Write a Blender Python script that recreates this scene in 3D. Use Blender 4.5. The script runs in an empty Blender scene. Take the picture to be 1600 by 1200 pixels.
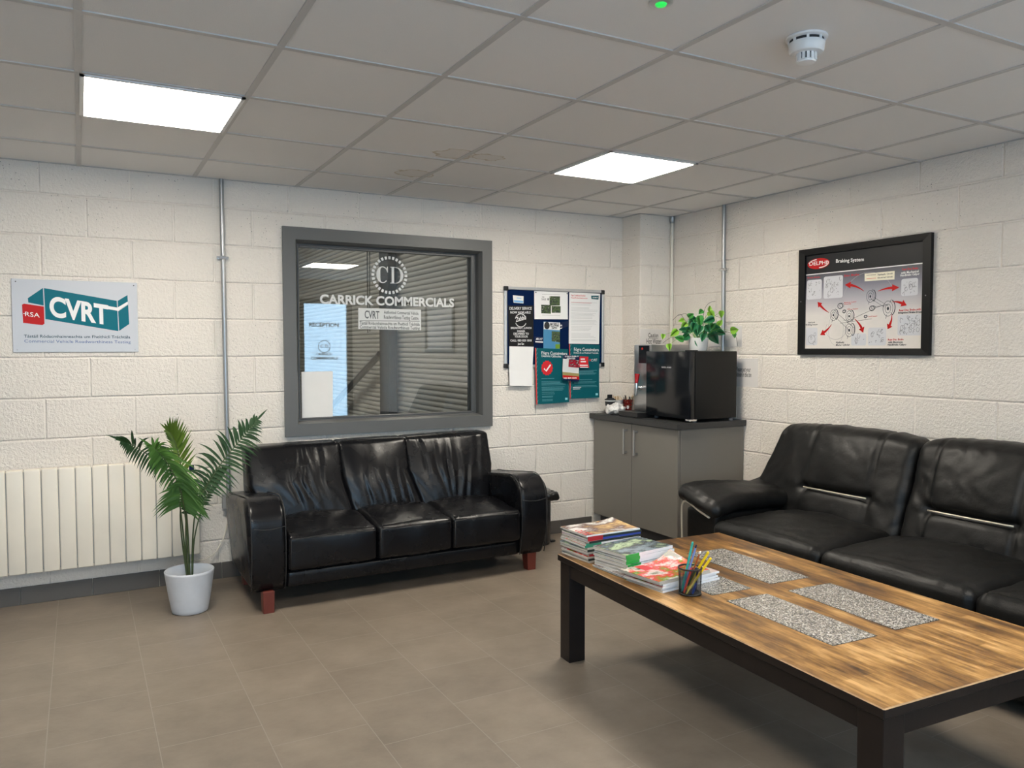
import bpy, bmesh, math, random
from mathutils import Vector, Matrix, noise
from math import sin, cos, pi, radians, sqrt, exp
random.seed(7)
SC = bpy.context.scene
COL = SC.collection

# ---------------------------------------------------------------- camera, world, exposure
CAM_POS = Vector((-4.0696, -5.0574, 1.405))
YAW, PITCH, ROLL, FPX = 0.5008, -0.0450, -0.0016, 1232.0
fwd = Vector((sin(YAW)*cos(PITCH), cos(YAW)*cos(PITCH), sin(PITCH)))
rgt = Vector((cos(YAW), -sin(YAW), 0))
upv = rgt.cross(fwd)
rgt, upv = rgt*cos(ROLL)+upv*sin(ROLL), -rgt*sin(ROLL)+upv*cos(ROLL)
cd = bpy.data.cameras.new('camera')
cam = bpy.data.objects.new('camera', cd)
COL.objects.link(cam)
cd.sensor_width = 36.0
cd.lens = 36.0*FPX/1600.0
cd.clip_start = 0.05
m3 = Matrix((rgt, upv, -fwd)).transposed()
cam.matrix_world = Matrix.Translation(CAM_POS) @ m3.to_4x4()
SC.camera = cam

w = bpy.data.worlds.new('daylight')
SC.world = w
w.use_nodes = True
w.node_tree.nodes['Background'].inputs[0].default_value = (0.50, 0.73, 1.0, 1)
w.node_tree.nodes['Background'].inputs[1].default_value = 3.0
PANEL = 12.0            # brightness of the ceiling light panels
SC.view_settings.view_transform = 'Standard'
SC.view_settings.look = 'None'
SC.view_settings.exposure = 1.68
SC.view_settings.gamma = 1.0
SC.view_settings.use_curve_mapping = False
SC.cycles.caustics_reflective = False
SC.cycles.caustics_refractive = False
SC.cycles.sample_clamp_indirect = 6.0

def portal(name, x, z, sx, sz, y=-6.62):      # the glazed front lets the daylight in
    l = bpy.data.lights.new(name, 'AREA'); l.shape = 'RECTANGLE'; l.size = sx; l.size_y = sz
    l.cycles.is_portal = True
    o = bpy.data.objects.new(name, l); COL.objects.link(o)
    o.location = (x, y, z); o.rotation_euler = (radians(90), 0, 0)
portal('daylight_door', -0.82, 1.1, 0.68, 2.0)
portal('daylight_window', -4.3, 1.45, 3.4, 1.5)

# ---------------------------------------------------------------- helpers
XF = {}
def wm(o): return XF.get(o.name, Matrix.Identity(4)) if o else Matrix.Identity(4)

def thing(name, label, cat, loc=(0, 0, 0), group=None, rz=0.0):
    o = bpy.data.objects.new(name, None); COL.objects.link(o)
    o.empty_display_size = 0.1
    o.location = loc; o.rotation_euler = (0, 0, rz)
    XF[o.name] = Matrix.Translation(Vector(loc)) @ Matrix.Rotation(rz, 4, 'Z')
    o['label'] = label; o['category'] = cat
    if group: o['group'] = group
    return o

def tag(o, label, cat, group=None):
    o['label'] = label; o['category'] = cat
    if group: o['group'] = group
    return o

class MB:
    def __init__(s): s.bm = bmesh.new()
    def quad(s, a, b, c, d, mi=0):
        f = s.bm.faces.new([s.bm.verts.new(p) for p in (a, b, c, d)]); f.material_index = mi; return s
    def poly(s, pts, mi=0):
        f = s.bm.faces.new([s.bm.verts.new(p) for p in pts]); f.material_index = mi; return s
    def merge(s, t, mat=None, mi=None):
        if mat is not None: bmesh.ops.transform(t, matrix=mat, verts=t.verts)
        if mi is not None:
            for f in t.faces: f.material_index = mi
        me = bpy.data.meshes.new('tmp'); t.to_mesh(me); t.free()
        s.bm.from_mesh(me); bpy.data.meshes.remove(me); return s
    def box(s, x0, x1, y0, y1, z0, z1, bev=0.0, seg=2, mi=0, mat=None):
        t = bmesh.new(); bmesh.ops.create_cube(t, size=1.0)
        bmesh.ops.scale(t, vec=(abs(x1-x0), abs(y1-y0), abs(z1-z0)), verts=t.verts)
        bmesh.ops.translate(t, vec=((x0+x1)/2, (y0+y1)/2, (z0+z1)/2), verts=t.verts)
        if bev > 0:
            bmesh.ops.bevel(t, geom=list(t.edges), offset=bev, segments=seg, profile=0.5, affect='EDGES')
        return s.merge(t, mat, mi)
    def tube(s, pts, r, n=10, mi=0, cap=True):
        pts = [Vector(p) for p in pts]; rings = []
        prev = None
        for i, p in enumerate(pts):
            a = pts[max(i-1, 0)]; b = pts[min(i+1, len(pts)-1)]
            d = (b-a).normalized()
            if prev is None:
                h = Vector((0, 0, 1)) if abs(d.z) < 0.9 else Vector((1, 0, 0))
                u = d.cross(h).normalized()
            else:
                u = (prev - d*prev.dot(d)).normalized()
            prev = u; v = d.cross(u)
            rr = r[i] if isinstance(r, (list, tuple)) else r
            rings.append([s.bm.verts.new(p+(u*cos(2*pi*k/n)+v*sin(2*pi*k/n))*rr) for k in range(n)])
        for i in range(len(rings)-1):
            for k in range(n):
                f = s.bm.faces.new((rings[i][k], rings[i][(k+1) % n], rings[i+1][(k+1) % n], rings[i+1][k])); f.material_index = mi
        if cap:
            s.bm.faces.new(rings[0][::-1]).material_index = mi; s.bm.faces.new(rings[-1]).material_index = mi
        return s
    def lathe(s, prof, c, n=32, mi=0, axis='z', closed=False):
        rings = []
        for r, h in prof:
            ring = []
            for k in range(n):
                a = 2*pi*k/n
                if axis == 'z': p = (c[0]+r*cos(a), c[1]+r*sin(a), c[2]+h)
                elif axis == 'y': p = (c[0]+r*cos(a), c[1]+h, c[2]+r*sin(a))
                else: p = (c[0]+h, c[1]+r*cos(a), c[2]+r*sin(a))
                ring.append(s.bm.verts.new(p))
            rings.append(ring)
        for i in range(len(rings)-1):
            for k in range(n):
                s.bm.faces.new((rings[i][k], rings[i][(k+1) % n], rings[i+1][(k+1) % n], rings[i+1][k])).material_index = mi
        if not closed:
            s.bm.faces.new(rings[0][::-1]).material_index = mi; s.bm.faces.new(rings[-1]).material_index = mi
        return s
    def disc(s, c, ru, rv, P, d, n=28, ring=0.0, a0=0.0, a1=2*pi, mi=0):
        """flat disc / ellipse / ring in the plane given by P(u,v,d)"""
        full = abs(a1-a0-2*pi) < 1e-6
        ks = [a0+(a1-a0)*k/n for k in range(n+(0 if full else 1))]
        o = [s.bm.verts.new(P(c[0]+ru*cos(a), c[1]+rv*sin(a), d)) for a in ks]
        if ring <= 0:
            s.bm.faces.new(o).material_index = mi
        else:
            i_ = [s.bm.verts.new(P(c[0]+(ru-ring)*cos(a), c[1]+(rv-ring)*sin(a), d)) for a in ks]
            m = len(ks)
            for k in range(m if full else m-1):
                s.bm.faces.new((o[k], o[(k+1) % m], i_[(k+1) % m], i_[k])).material_index = mi
        return s
    def line(s, a, b, wd, P, d, mi=0):
        a = Vector(a); b = Vector(b); t = (b-a); n = Vector((-t.y, t.x)).normalized()*wd/2
        return s.poly([P(*(a+n), d), P(*(b+n), d), P(*(b-n), d), P(*(a-n), d)], mi)
    def path(s, pts, wd, P, d, mi=0):
        for i in range(len(pts)-1):
            w0 = wd[i] if isinstance(wd, list) else wd; w1 = wd[i+1] if isinstance(wd, list) else wd
            a = Vector(pts[i]); b = Vector(pts[i+1])
            ta = Vector(pts[min(i+1, len(pts)-1)])-Vector(pts[max(i-1, 0)]); tb = Vector(pts[min(i+2, len(pts)-1)])-a
            na = Vector((-ta.y, ta.x)).normalized()*w0/2; nb = Vector((-tb.y, tb.x)).normalized()*w1/2
            s.poly([P(*(a+na), d), P(*(b+nb), d), P(*(b-nb), d), P(*(a-na), d)], mi)
        return s
    def prism(s, pts, P, d0, d1, mi=0, bev=0.0):
        a = [s.bm.verts.new(P(u, v, d0)) for u, v in pts]; b = [s.bm.verts.new(P(u, v, d1)) for u, v in pts]
        n = len(pts)
        s.bm.faces.new(a[::-1]).material_index = mi; s.bm.faces.new(b).material_index = mi
        for k in range(n): s.bm.faces.new((a[k], a[(k+1) % n], b[(k+1) % n], b[k])).material_index = mi
        return s
    def soft(s, c, size, r, n=(12, 12, 12), puff=(0, 0, 0), warp=None, disp=None, mi=0):
        """pillow-like rounded box"""
        t = bmesh.new(); h = [q/2 for q in size]
        def g(k, N):
            q = -1+2*k/N
            return 0.55*sin(q*pi/2)+0.45*q
        for ax in range(3):
            i, j = [(1, 2), (2, 0), (0, 1)][ax]
            for sg in (-1, 1):
                gr = [[None]*(n[j]+1) for _ in range(n[i]+1)]
                for a in range(n[i]+1):
                    for b in range(n[j]+1):
                        p = [0, 0, 0]; p[ax] = sg; p[i] = g(a, n[i]); p[j] = g(b, n[j])
                        q = [max(-(h[k]-r), min(h[k]-r, p[k]*h[k])) for k in range(3)]
                        d = Vector([p[k]*h[k]-q[k] for k in range(3)])
                        if d.length > 1e-9: d = d.normalized()*r
                        P = Vector(q)+d
                        for k in range(3):
                            o1, o2 = [(1, 2), (2, 0), (0, 1)][k]
                            P[k] += p[k]*puff[k]*(1-p[o1]**2)*(1-p[o2]**2)
                        gr[a][b] = t.verts.new(P)
                for a in range(n[i]):
                    for b in range(n[j]):
                        v = (gr[a][b], gr[a+1][b], gr[a+1][b+1], gr[a][b+1])
                        t.faces.new(v if sg > 0 else v[::-1])
        bmesh.ops.remove_doubles(t, verts=t.verts, dist=1e-5)
        C = Vector(c)
        for v in t.verts: v.co = v.co + C
        if disp:
            t.normal_update()
            mv = [(v, v.co + v.normal*disp(v.co, v.normal)) for v in t.verts]
            for v, p in mv: v.co = p
        if warp:
            for v in t.verts: v.co = Vector(warp(v.co.copy()))
        bmesh.ops.recalc_face_normals(t, faces=t.faces)
        return s.merge(t, None, mi)
    def text(s, body, u0, v0, u1, v1, P, d, mi=0, bold=0.0, shear=0.0, res=3, ref=None, mono_h=None):
        """lettering from (u0, baseline v0) to u1, capitals up to v1"""
        c = bpy.data.curves.new('t', 'FONT'); c.body = body; c.resolution_u = res; c.offset = bold
        o = bpy.data.objects.new('t', c); COL.objects.link(o)
        bpy.context.view_layer.update()
        me = bpy.data.meshes.new_from_object(o)
        xs = [v.co.x for v in me.vertices]; mn, mx = min(xs), max(xs)
        capH = (ref or 0.70)
        su = (u1-u0)/(mx-mn); sv = (v1-v0)/capH
        vs = [s.bm.verts.new(P(u0+(v.co.x-mn)*su, v0+v.co.y*sv+shear*(v.co.x-mn)*su, d)) for v in me.vertices]
        for p in me.polygons:
            try: s.bm.faces.new([vs[i] for i in p.vertices]).material_index = mi
            except ValueError: pass
        bpy.data.objects.remove(o); bpy.data.curves.remove(c); bpy.data.meshes.remove(me)
        return s
    def build(s, name, mats, parent=None, smooth=False, origin=None, weld=0.0, sharp=None, fix=False):
        bm = s.bm
        if weld: bmesh.ops.remove_doubles(bm, verts=bm.verts, dist=weld)
        if fix: bmesh.ops.recalc_face_normals(bm, faces=bm.faces)
        M = wm(parent)
        loc = None
        if parent is None:
            if origin is None:
                xs = [v.co for v in bm.verts]
                origin = ((min(p.x for p in xs)+max(p.x for p in xs))/2, (min(p.y for p in xs)+max(p.y for p in xs))/2, min(p.z for p in xs))
            M = Matrix.Translation(Vector(origin))
        elif origin is not None:
            M = M @ Matrix.Translation(M.inverted() @ Vector(origin))
        bmesh.ops.transform(bm, matrix=M.inverted(), verts=bm.verts)
        me = bpy.data.meshes.new(name); bm.to_mesh(me); bm.free()
        for m in (mats if isinstance(mats, (list, tuple)) else [mats]): me.materials.append(m)
        if smooth:
            me.polygons.foreach_set('use_smooth', [True]*len(me.polygons))
            if sharp: me.set_sharp_from_angle(angle=radians(sharp))
        o = bpy.data.objects.new(name, me); COL.objects.link(o)
        if parent is None: o.location = origin
        else:
            o.parent = parent
            if origin is not None: o.location = wm(parent).inverted() @ Vector(origin)
        XF[o.name] = M
        return o

def struct(o): o['kind'] = 'structure'; return o

# ---------------------------------------------------------------- materials
def nt(m): return m.node_tree.nodes, m.node_tree.links
def new_mat(name):
    m = bpy.data.materials.new(name); m.use_nodes = True
    return m
def mat(name, col, rough=0.5, metal=0.0, bump=0.0, bscale=40, var=0.06, vscale=6, spec=0.5, coat=0.0, emit=None, es=0.0, stretch=None):
    m = new_mat(name); N, L = nt(m); b = N['Principled BSDF']
    b.inputs['Roughness'].default_value = rough; b.inputs['Metallic'].default_value = metal
    b.inputs['Specular IOR Level'].default_value = spec; b.inputs['Coat Weight'].default_value = coat
    tc = N.new('ShaderNodeTexCoord'); src = tc.outputs['Object']
    if stretch:
        mp = N.new('ShaderNodeMapping'); mp.inputs['Scale'].default_value = stretch; L.new(src, mp.inputs[0]); src = mp.outputs[0]
    n = N.new('ShaderNodeTexNoise'); n.inputs['Scale'].default_value = vscale; n.inputs['Detail'].default_value = 4
    L.new(src, n.inputs['Vector'])
    r = N.new('ShaderNodeMapRange'); r.inputs['To Min'].default_value = 1-var; r.inputs['To Max'].default_value = 1+var
    L.new(n.outputs['Fac'], r.inputs['Value'])
    mx = N.new('ShaderNodeMix'); mx.data_type = 'RGBA'; mx.blend_type = 'MULTIPLY'; mx.inputs[0].default_value = 1
    mx.inputs[6].default_value = (*col, 1); L.new(r.outputs[0], mx.inputs[7]); L.new(mx.outputs[2], b.inputs['Base Color'])
    if bump:
        nb = N.new('ShaderNodeTexNoise'); nb.inputs['Scale'].default_value = bscale; nb.inputs['Detail'].default_value = 3
        L.new(src, nb.inputs['Vector'])
        bp = N.new('ShaderNodeBump'); bp.inputs['Strength'].default_value = bump; bp.inputs['Distance'].default_value = 0.004
        L.new(nb.outputs['Fac'], bp.inputs['Height']); L.new(bp.outputs[0], b.inputs['Normal'])
    if emit:
        b.inputs['Emission Color'].default_value = (*emit, 1); b.inputs['Emission Strength'].default_value = es
    return m
def sr(r, g, b):      # sRGB 0-255 to linear
    f = lambda c: ((c/255+0.055)/1.055)**2.4 if c > 10 else c/255/12.92
    return (f(r), f(g), f(b))

def wall_mat(name, axis, shift):
    m = new_mat(name); N, L = nt(m); b = N['Principled BSDF']; b.inputs['Roughness'].default_value = 0.6
    b.inputs['Specular IOR Level'].default_value = 0.35
    g = N.new('ShaderNodeNewGeometry'); sp = N.new('ShaderNodeSeparateXYZ'); L.new(g.outputs['Position'], sp.inputs[0])
    a = N.new('ShaderNodeMath'); a.operation = 'ADD'; a.inputs[1].default_value = shift; L.new(sp.outputs[axis], a.inputs[0])
    z = N.new('ShaderNodeMath'); z.operation = 'ADD'; z.inputs[1].default_value = -0.0075; L.new(sp.outputs[2], z.inputs[0])
    c = N.new('ShaderNodeCombineXYZ'); L.new(a.outputs[0], c.inputs[0]); L.new(z.outputs[0], c.inputs[1])
    # joints wander a little
    wn = N.new('ShaderNodeTexNoise'); wn.inputs['Scale'].default_value = 2.2; L.new(g.outputs['Position'], wn.inputs['Vector'])
    ws = N.new('ShaderNodeVectorMath'); ws.operation = 'SCALE'; ws.inputs['Scale'].default_value = 0.012
    wo = N.new('ShaderNodeVectorMath'); wo.operation = 'SUBTRACT'; wo.inputs[1].default_value = (0.5, 0.5, 0.5)
    L.new(wn.outputs['Color'], wo.inputs[0]); L.new(wo.outputs[0], ws.inputs[0])
    va = N.new('ShaderNodeVectorMath'); va.operation = 'ADD'; L.new(c.outputs[0], va.inputs[0]); L.new(ws.outputs[0], va.inputs[1])
    br = N.new('ShaderNodeTexBrick'); br.offset = 0.5; br.inputs['Scale'].default_value = 1
    br.inputs['Brick Width'].default_value = 0.45; br.inputs['Row Height'].default_value = 0.225
    br.inputs['Mortar Size'].default_value = 0.0085; br.inputs['Mortar Smooth'].default_value = 0.8
    br.inputs['Color1'].default_value = (0.86, 0.86, 0.86, 1); br.inputs['Color2'].default_value = (0.78, 0.78, 0.78, 1); br.inputs['Mortar'].default_value = (1, 1, 1, 1)  # mortar coloured brighter, painting in the light caught on the joints' lower edges
    L.new(va.outputs[0], br.inputs['Vector'])
    n1 = N.new('ShaderNodeTexNoise'); n1.inputs['Scale'].default_value = 62; n1.inputs['Detail'].default_value = 5; n1.inputs['Roughness'].default_value = 0.65
    L.new(g.outputs['Position'], n1.inputs['Vector'])
    n3 = N.new('ShaderNodeTexNoise'); n3.inputs['Scale'].default_value = 9; n3.inputs['Detail'].default_value = 3; L.new(g.outputs['Position'], n3.inputs['Vector'])
    # pits that the paint did not fill
    vo = N.new('ShaderNodeTexVoronoi'); vo.inputs['Scale'].default_value = 42; L.new(g.outputs['Position'], vo.inputs['Vector'])
    pc = N.new('ShaderNodeMath'); pc.operation = 'LESS_THAN'; pc.inputs[1].default_value = 0.085; L.new(vo.outputs['Distance'], pc.inputs[0])
    n4 = N.new('ShaderNodeTexNoise'); n4.inputs['Scale'].default_value = 1.7; n4.inputs['Detail'].default_value = 2; L.new(g.outputs['Position'], n4.inputs['Vector'])
    zr = N.new('ShaderNodeMapRange'); zr.inputs['From Min'].default_value = 1.6; zr.inputs['From Max'].default_value = 2.5; zr.inputs['To Min'].default_value = -0.12; zr.inputs['To Max'].default_value = 0.06
    L.new(sp.outputs[2], zr.inputs['Value'])
    p4 = N.new('ShaderNodeMath'); p4.operation = 'ADD'; L.new(n4.outputs['Fac'], p4.inputs[0]); L.new(zr.outputs[0], p4.inputs[1])
    pg = N.new('ShaderNodeMath'); pg.operation = 'GREATER_THAN'; pg.inputs[1].default_value = 0.50; L.new(p4.outputs[0], pg.inputs[0])
    pm = N.new('ShaderNodeMath'); pm.operation = 'MULTIPLY'; L.new(pc.outputs[0], pm.inputs[0]); L.new(pg.outputs[0], pm.inputs[1])
    # height
    h1 = N.new('ShaderNodeMath'); h1.operation = 'MULTIPLY'; h1.inputs[1].default_value = -0.75; L.new(br.outputs['Fac'], h1.inputs[0])
    h2 = N.new('ShaderNodeMath'); h2.operation = 'MULTIPLY_ADD'; h2.inputs[1].default_value = 1.5; L.new(n1.outputs['Fac'], h2.inputs[0]); L.new(h1.outputs[0], h2.inputs[2])
    h3 = N.new('ShaderNodeMath'); h3.operation = 'MULTIPLY_ADD'; h3.inputs[1].default_value = 0.5; L.new(n3.outputs['Fac'], h3.inputs[0]); L.new(h2.outputs[0], h3.inputs[2])
    bp = N.new('ShaderNodeBump'); bp.inputs['Strength'].default_value = 1.0; bp.inputs['Distance'].default_value = 0.009
    L.new(h3.outputs[0], bp.inputs['Height']); L.new(bp.outputs[0], b.inputs['Normal'])
    mx = N.new('ShaderNodeMix'); mx.data_type = 'RGBA'; mx.blend_type = 'MULTIPLY'; mx.inputs[0].default_value = 0.35
    mx.inputs[6].default_value = (0.95, 0.890, 0.818, 1); L.new(br.outputs['Color'], mx.inputs[7])
    m2 = N.new('ShaderNodeMix'); m2.data_type = 'RGBA'; L.new(pm.outputs[0], m2.inputs[0]); L.new(mx.outputs[2], m2.inputs[6]); m2.inputs[7].default_value = (0.16, 0.15, 0.14, 1)
    L.new(m2.outputs[2], b.inputs['Base Color'])
    return m

def floor_mat():
    m = new_mat('floor_tiles'); N, L = nt(m); b = N['Principled BSDF']
    g = N.new('ShaderNodeNewGeometry'); sp = N.new('ShaderNodeSeparateXYZ'); L.new(g.outputs['Position'], sp.inputs[0])
    a = N.new('ShaderNodeMath'); a.operation = 'ADD'; a.inputs[1].default_value = 2.437; L.new(sp.outputs[1], a.inputs[0])
    z = N.new('ShaderNodeMath'); z.operation = 'ADD'; z.inputs[1].default_value = 4.207; L.new(sp.outputs[0], z.inputs[0])
    c = N.new('ShaderNodeCombineXYZ'); L.new(a.outputs[0], c.inputs[0]); L.new(z.outputs[0], c.inputs[1])
    br = N.new('ShaderNodeTexBrick'); br.offset = 0.5; br.inputs['Scale'].default_value = 1
    br.inputs['Brick Width'].default_value = 0.36; br.inputs['Row Height'].default_value = 0.3505
    br.inputs['Mortar Size'].default_value = 0.0016; br.inputs['Mortar Smooth'].default_value = 0.1
    br.inputs['Color1'].default_value = (0.94, 0.94, 0.94, 1); br.inputs['Color2'].default_value = (1.06, 1.06, 1.06, 1); br.inputs['Mortar'].default_value = (1, 1, 1, 1)
    L.new(c.outputs[0], br.inputs['Vector'])
    n = N.new('ShaderNodeTexNoise'); n.inputs['Scale'].default_value = 5.5; n.inputs['Detail'].default_value = 6; n.inputs['Roughness'].default_value = 0.6
    L.new(g.outputs['Position'], n.inputs['Vector'])
    cr = N.new('ShaderNodeValToRGB'); cr.color_ramp.elements[0].position = 0.3; cr.color_ramp.elements[1].position = 0.72
    cr.color_ramp.elements[0].color = (0.170, 0.137, 0.108, 1); cr.color_ramp.elements[1].color = (0.255, 0.208, 0.165, 1)
    L.new(n.outputs['Fac'], cr.inputs[0])
    mx = N.new('ShaderNodeMix'); mx.data_type = 'RGBA'; mx.blend_type = 'MULTIPLY'; mx.inputs[0].default_value = 1
    L.new(cr.outputs[0], mx.inputs[6]); L.new(br.outputs['Color'], mx.inputs[7])
    m2 = N.new('ShaderNodeMix'); m2.data_type = 'RGBA'; L.new(br.outputs['Fac'], m2.inputs[0]); L.new(mx.outputs[2], m2.inputs[6]); m2.inputs[7].default_value = (0.275, 0.238, 0.198, 1)
    L.new(m2.outputs[2], b.inputs['Base Color'])
    rr = N.new('ShaderNodeMapRange'); rr.inputs['To Min'].default_value = 0.30; rr.inputs['To Max'].default_value = 0.5; L.new(n.outputs['Fac'], rr.inputs['Value'])
    L.new(rr.outputs[0], b.inputs['Roughness'])
    n2 = N.new('ShaderNodeTexNoise'); n2.inputs['Scale'].default_value = 30; n2.inputs['Detail'].default_value = 4; L.new(g.outputs['Position'], n2.inputs['Vector'])
    h = N.new('ShaderNodeMath'); h.operation = 'MULTIPLY_ADD'; h.inputs[1].default_value = -0.7; L.new(br.outputs['Fac'], h.inputs[0]); L.new(n2.outputs['Fac'], h.inputs[2])
    bp = N.new('ShaderNodeBump'); bp.inputs['Strength'].default_value = 0.3; bp.inputs['Distance'].default_value = 0.003
    L.new(h.outputs[0], bp.inputs['Height']); L.new(bp.outputs[0], b.inputs['Normal'])
    return m

def ceil_mat():
    m = new_mat('ceiling_tile'); N, L = nt(m); b = N['Principled BSDF']; b.inputs['Roughness'].default_value = 0.9
    b.inputs['Specular IOR Level'].default_value = 0.2
    g = N.new('ShaderNodeNewGeometry')
    n = N.new('ShaderNodeTexNoise'); n.inputs['Scale'].default_value = 260; n.inputs['Detail'].default_value = 2; L.new(g.outputs['Position'], n.inputs['Vector'])
    bp = N.new('ShaderNodeBump'); bp.inputs['Strength'].default_value = 0.35; bp.inputs['Distance'].default_value = 0.002
    L.new(n.outputs['Fac'], bp.inputs['Height']); L.new(bp.outputs[0], b.inputs['Normal'])
    base = None
    def stain(cx, cy, rx, ry, seed):
        sb = N.new('ShaderNodeVectorMath'); sb.operation = 'SUBTRACT'; sb.inputs[1].default_value = (cx, cy, 2.43); L.new(g.outputs['Position'], sb.inputs[0])
        dv = N.new('ShaderNodeVectorMath'); dv.operation = 'MULTIPLY'; dv.inputs[1].default_value = (1/rx, 1/ry, 0); L.new(sb.outputs[0], dv.inputs[0])
        nn = N.new('ShaderNodeTexNoise'); nn.inputs['Scale'].default_value = 1.6; nn.noise_dimensions = '4D'; nn.inputs['W'].default_value = seed; L.new(dv.outputs[0], nn.inputs['Vector'])
        ln = N.new('ShaderNodeVectorMath'); ln.operation = 'LENGTH'; L.new(dv.outputs[0], ln.inputs[0])
        ad = N.new('ShaderNodeMath'); ad.operation = 'MULTIPLY_ADD'; ad.inputs[1].default_value = 1.1; L.new(nn.outputs['Fac'], ad.inputs[0]); L.new(ln.outputs['Value'], ad.inputs[2])
        cr = N.new('ShaderNodeValToRGB'); e = cr.color_ramp.elements
        e[0].position = 0.0; e[0].color = (0.22, 0.22, 0.22, 1)
        e[1].position = 1.0; e[1].color = (0, 0, 0, 1)
        for p_, v_ in ((0.70, 0.22), (0.755, 0.85), (0.78, 1.0), (0.80, 0.0)):
            q = cr.color_ramp.elements.new(p_); q.color = (v_, v_, v_, 1)
        sc = N.new('ShaderNodeMath'); sc.operation = 'MULTIPLY'; sc.inputs[1].default_value = 0.5; L.new(ad.outputs[0], sc.inputs[0])
        L.new(sc.outputs[0], cr.inputs[0]); return cr.outputs[0]
    s1 = stain(-2.31, -1.235, 0.115, 0.095, 1.0); s2 = stain(-2.33, -0.70, 0.11, 0.09, 4.3); s3 = stain(-2.13, -1.25, 0.10, 0.06, 8.8)
    a = N.new('ShaderNodeMath'); a.operation = 'MAXIMUM'; L.new(s1, a.inputs[0]); L.new(s2, a.inputs[1])
    a2 = N.new('ShaderNodeMath'); a2.operation = 'MAXIMUM'; L.new(a.outputs[0], a2.inputs[0]); L.new(s3, a2.inputs[1])
    mx = N.new('ShaderNodeMix'); mx.data_type = 'RGBA'; L.new(a2.outputs[0], mx.inputs[0])
    mx.inputs[6].default_value = (0.80, 0.785, 0.77, 1); mx.inputs[7].default_value = (0.56, 0.49, 0.39, 1)
    L.new(mx.outputs[2], b.inputs['Base Color'])
    return m

def leather(name, col=(0.010, 0.010, 0.011), rough=0.36, bs=0.35):
    m = new_mat(name); N, L = nt(m); b = N['Principled BSDF']
    tc = N.new('ShaderNodeTexCoord')
    b.inputs['Base Color'].default_value = (*col, 1)
    n = N.new('ShaderNodeTexNoise'); n.inputs['Scale'].default_value = 7; n.inputs['Detail'].default_value = 4; L.new(tc.outputs['Object'], n.inputs['Vector'])
    r = N.new('ShaderNodeMapRange'); r.inputs['To Min'].default_value = rough-0.08; r.inputs['To Max'].default_value = rough+0.10; L.new(n.outputs['Fac'], r.inputs['Value']); L.new(r.outputs[0], b.inputs['Roughness'])
    b.inputs['Specular IOR Level'].default_value = 0.31
    v = N.new('ShaderNodeTexVoronoi'); v.inputs['Scale'].default_value = 330; L.new(tc.outputs['Object'], v.inputs['Vector'])
    n2 = N.new('ShaderNodeTexNoise'); n2.inputs['Scale'].default_value = 26; n2.inputs['Detail'].default_value = 5; L.new(tc.outputs['Object'], n2.inputs['Vector'])
    h = N.new('ShaderNodeMath'); h.operation = 'MULTIPLY_ADD'; h.inputs[1].default_value = 0.12; L.new(v.outputs['Distance'], h.inputs[0]); L.new(n2.outputs['Fac'], h.inputs[2])
    bp = N.new('ShaderNodeBump'); bp.inputs['Strength'].default_value = bs; bp.inputs['Distance'].default_value = 0.004
    L.new(h.outputs[0], bp.inputs['Height']); L.new(bp.outputs[0], b.inputs['Normal'])
    return m

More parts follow.
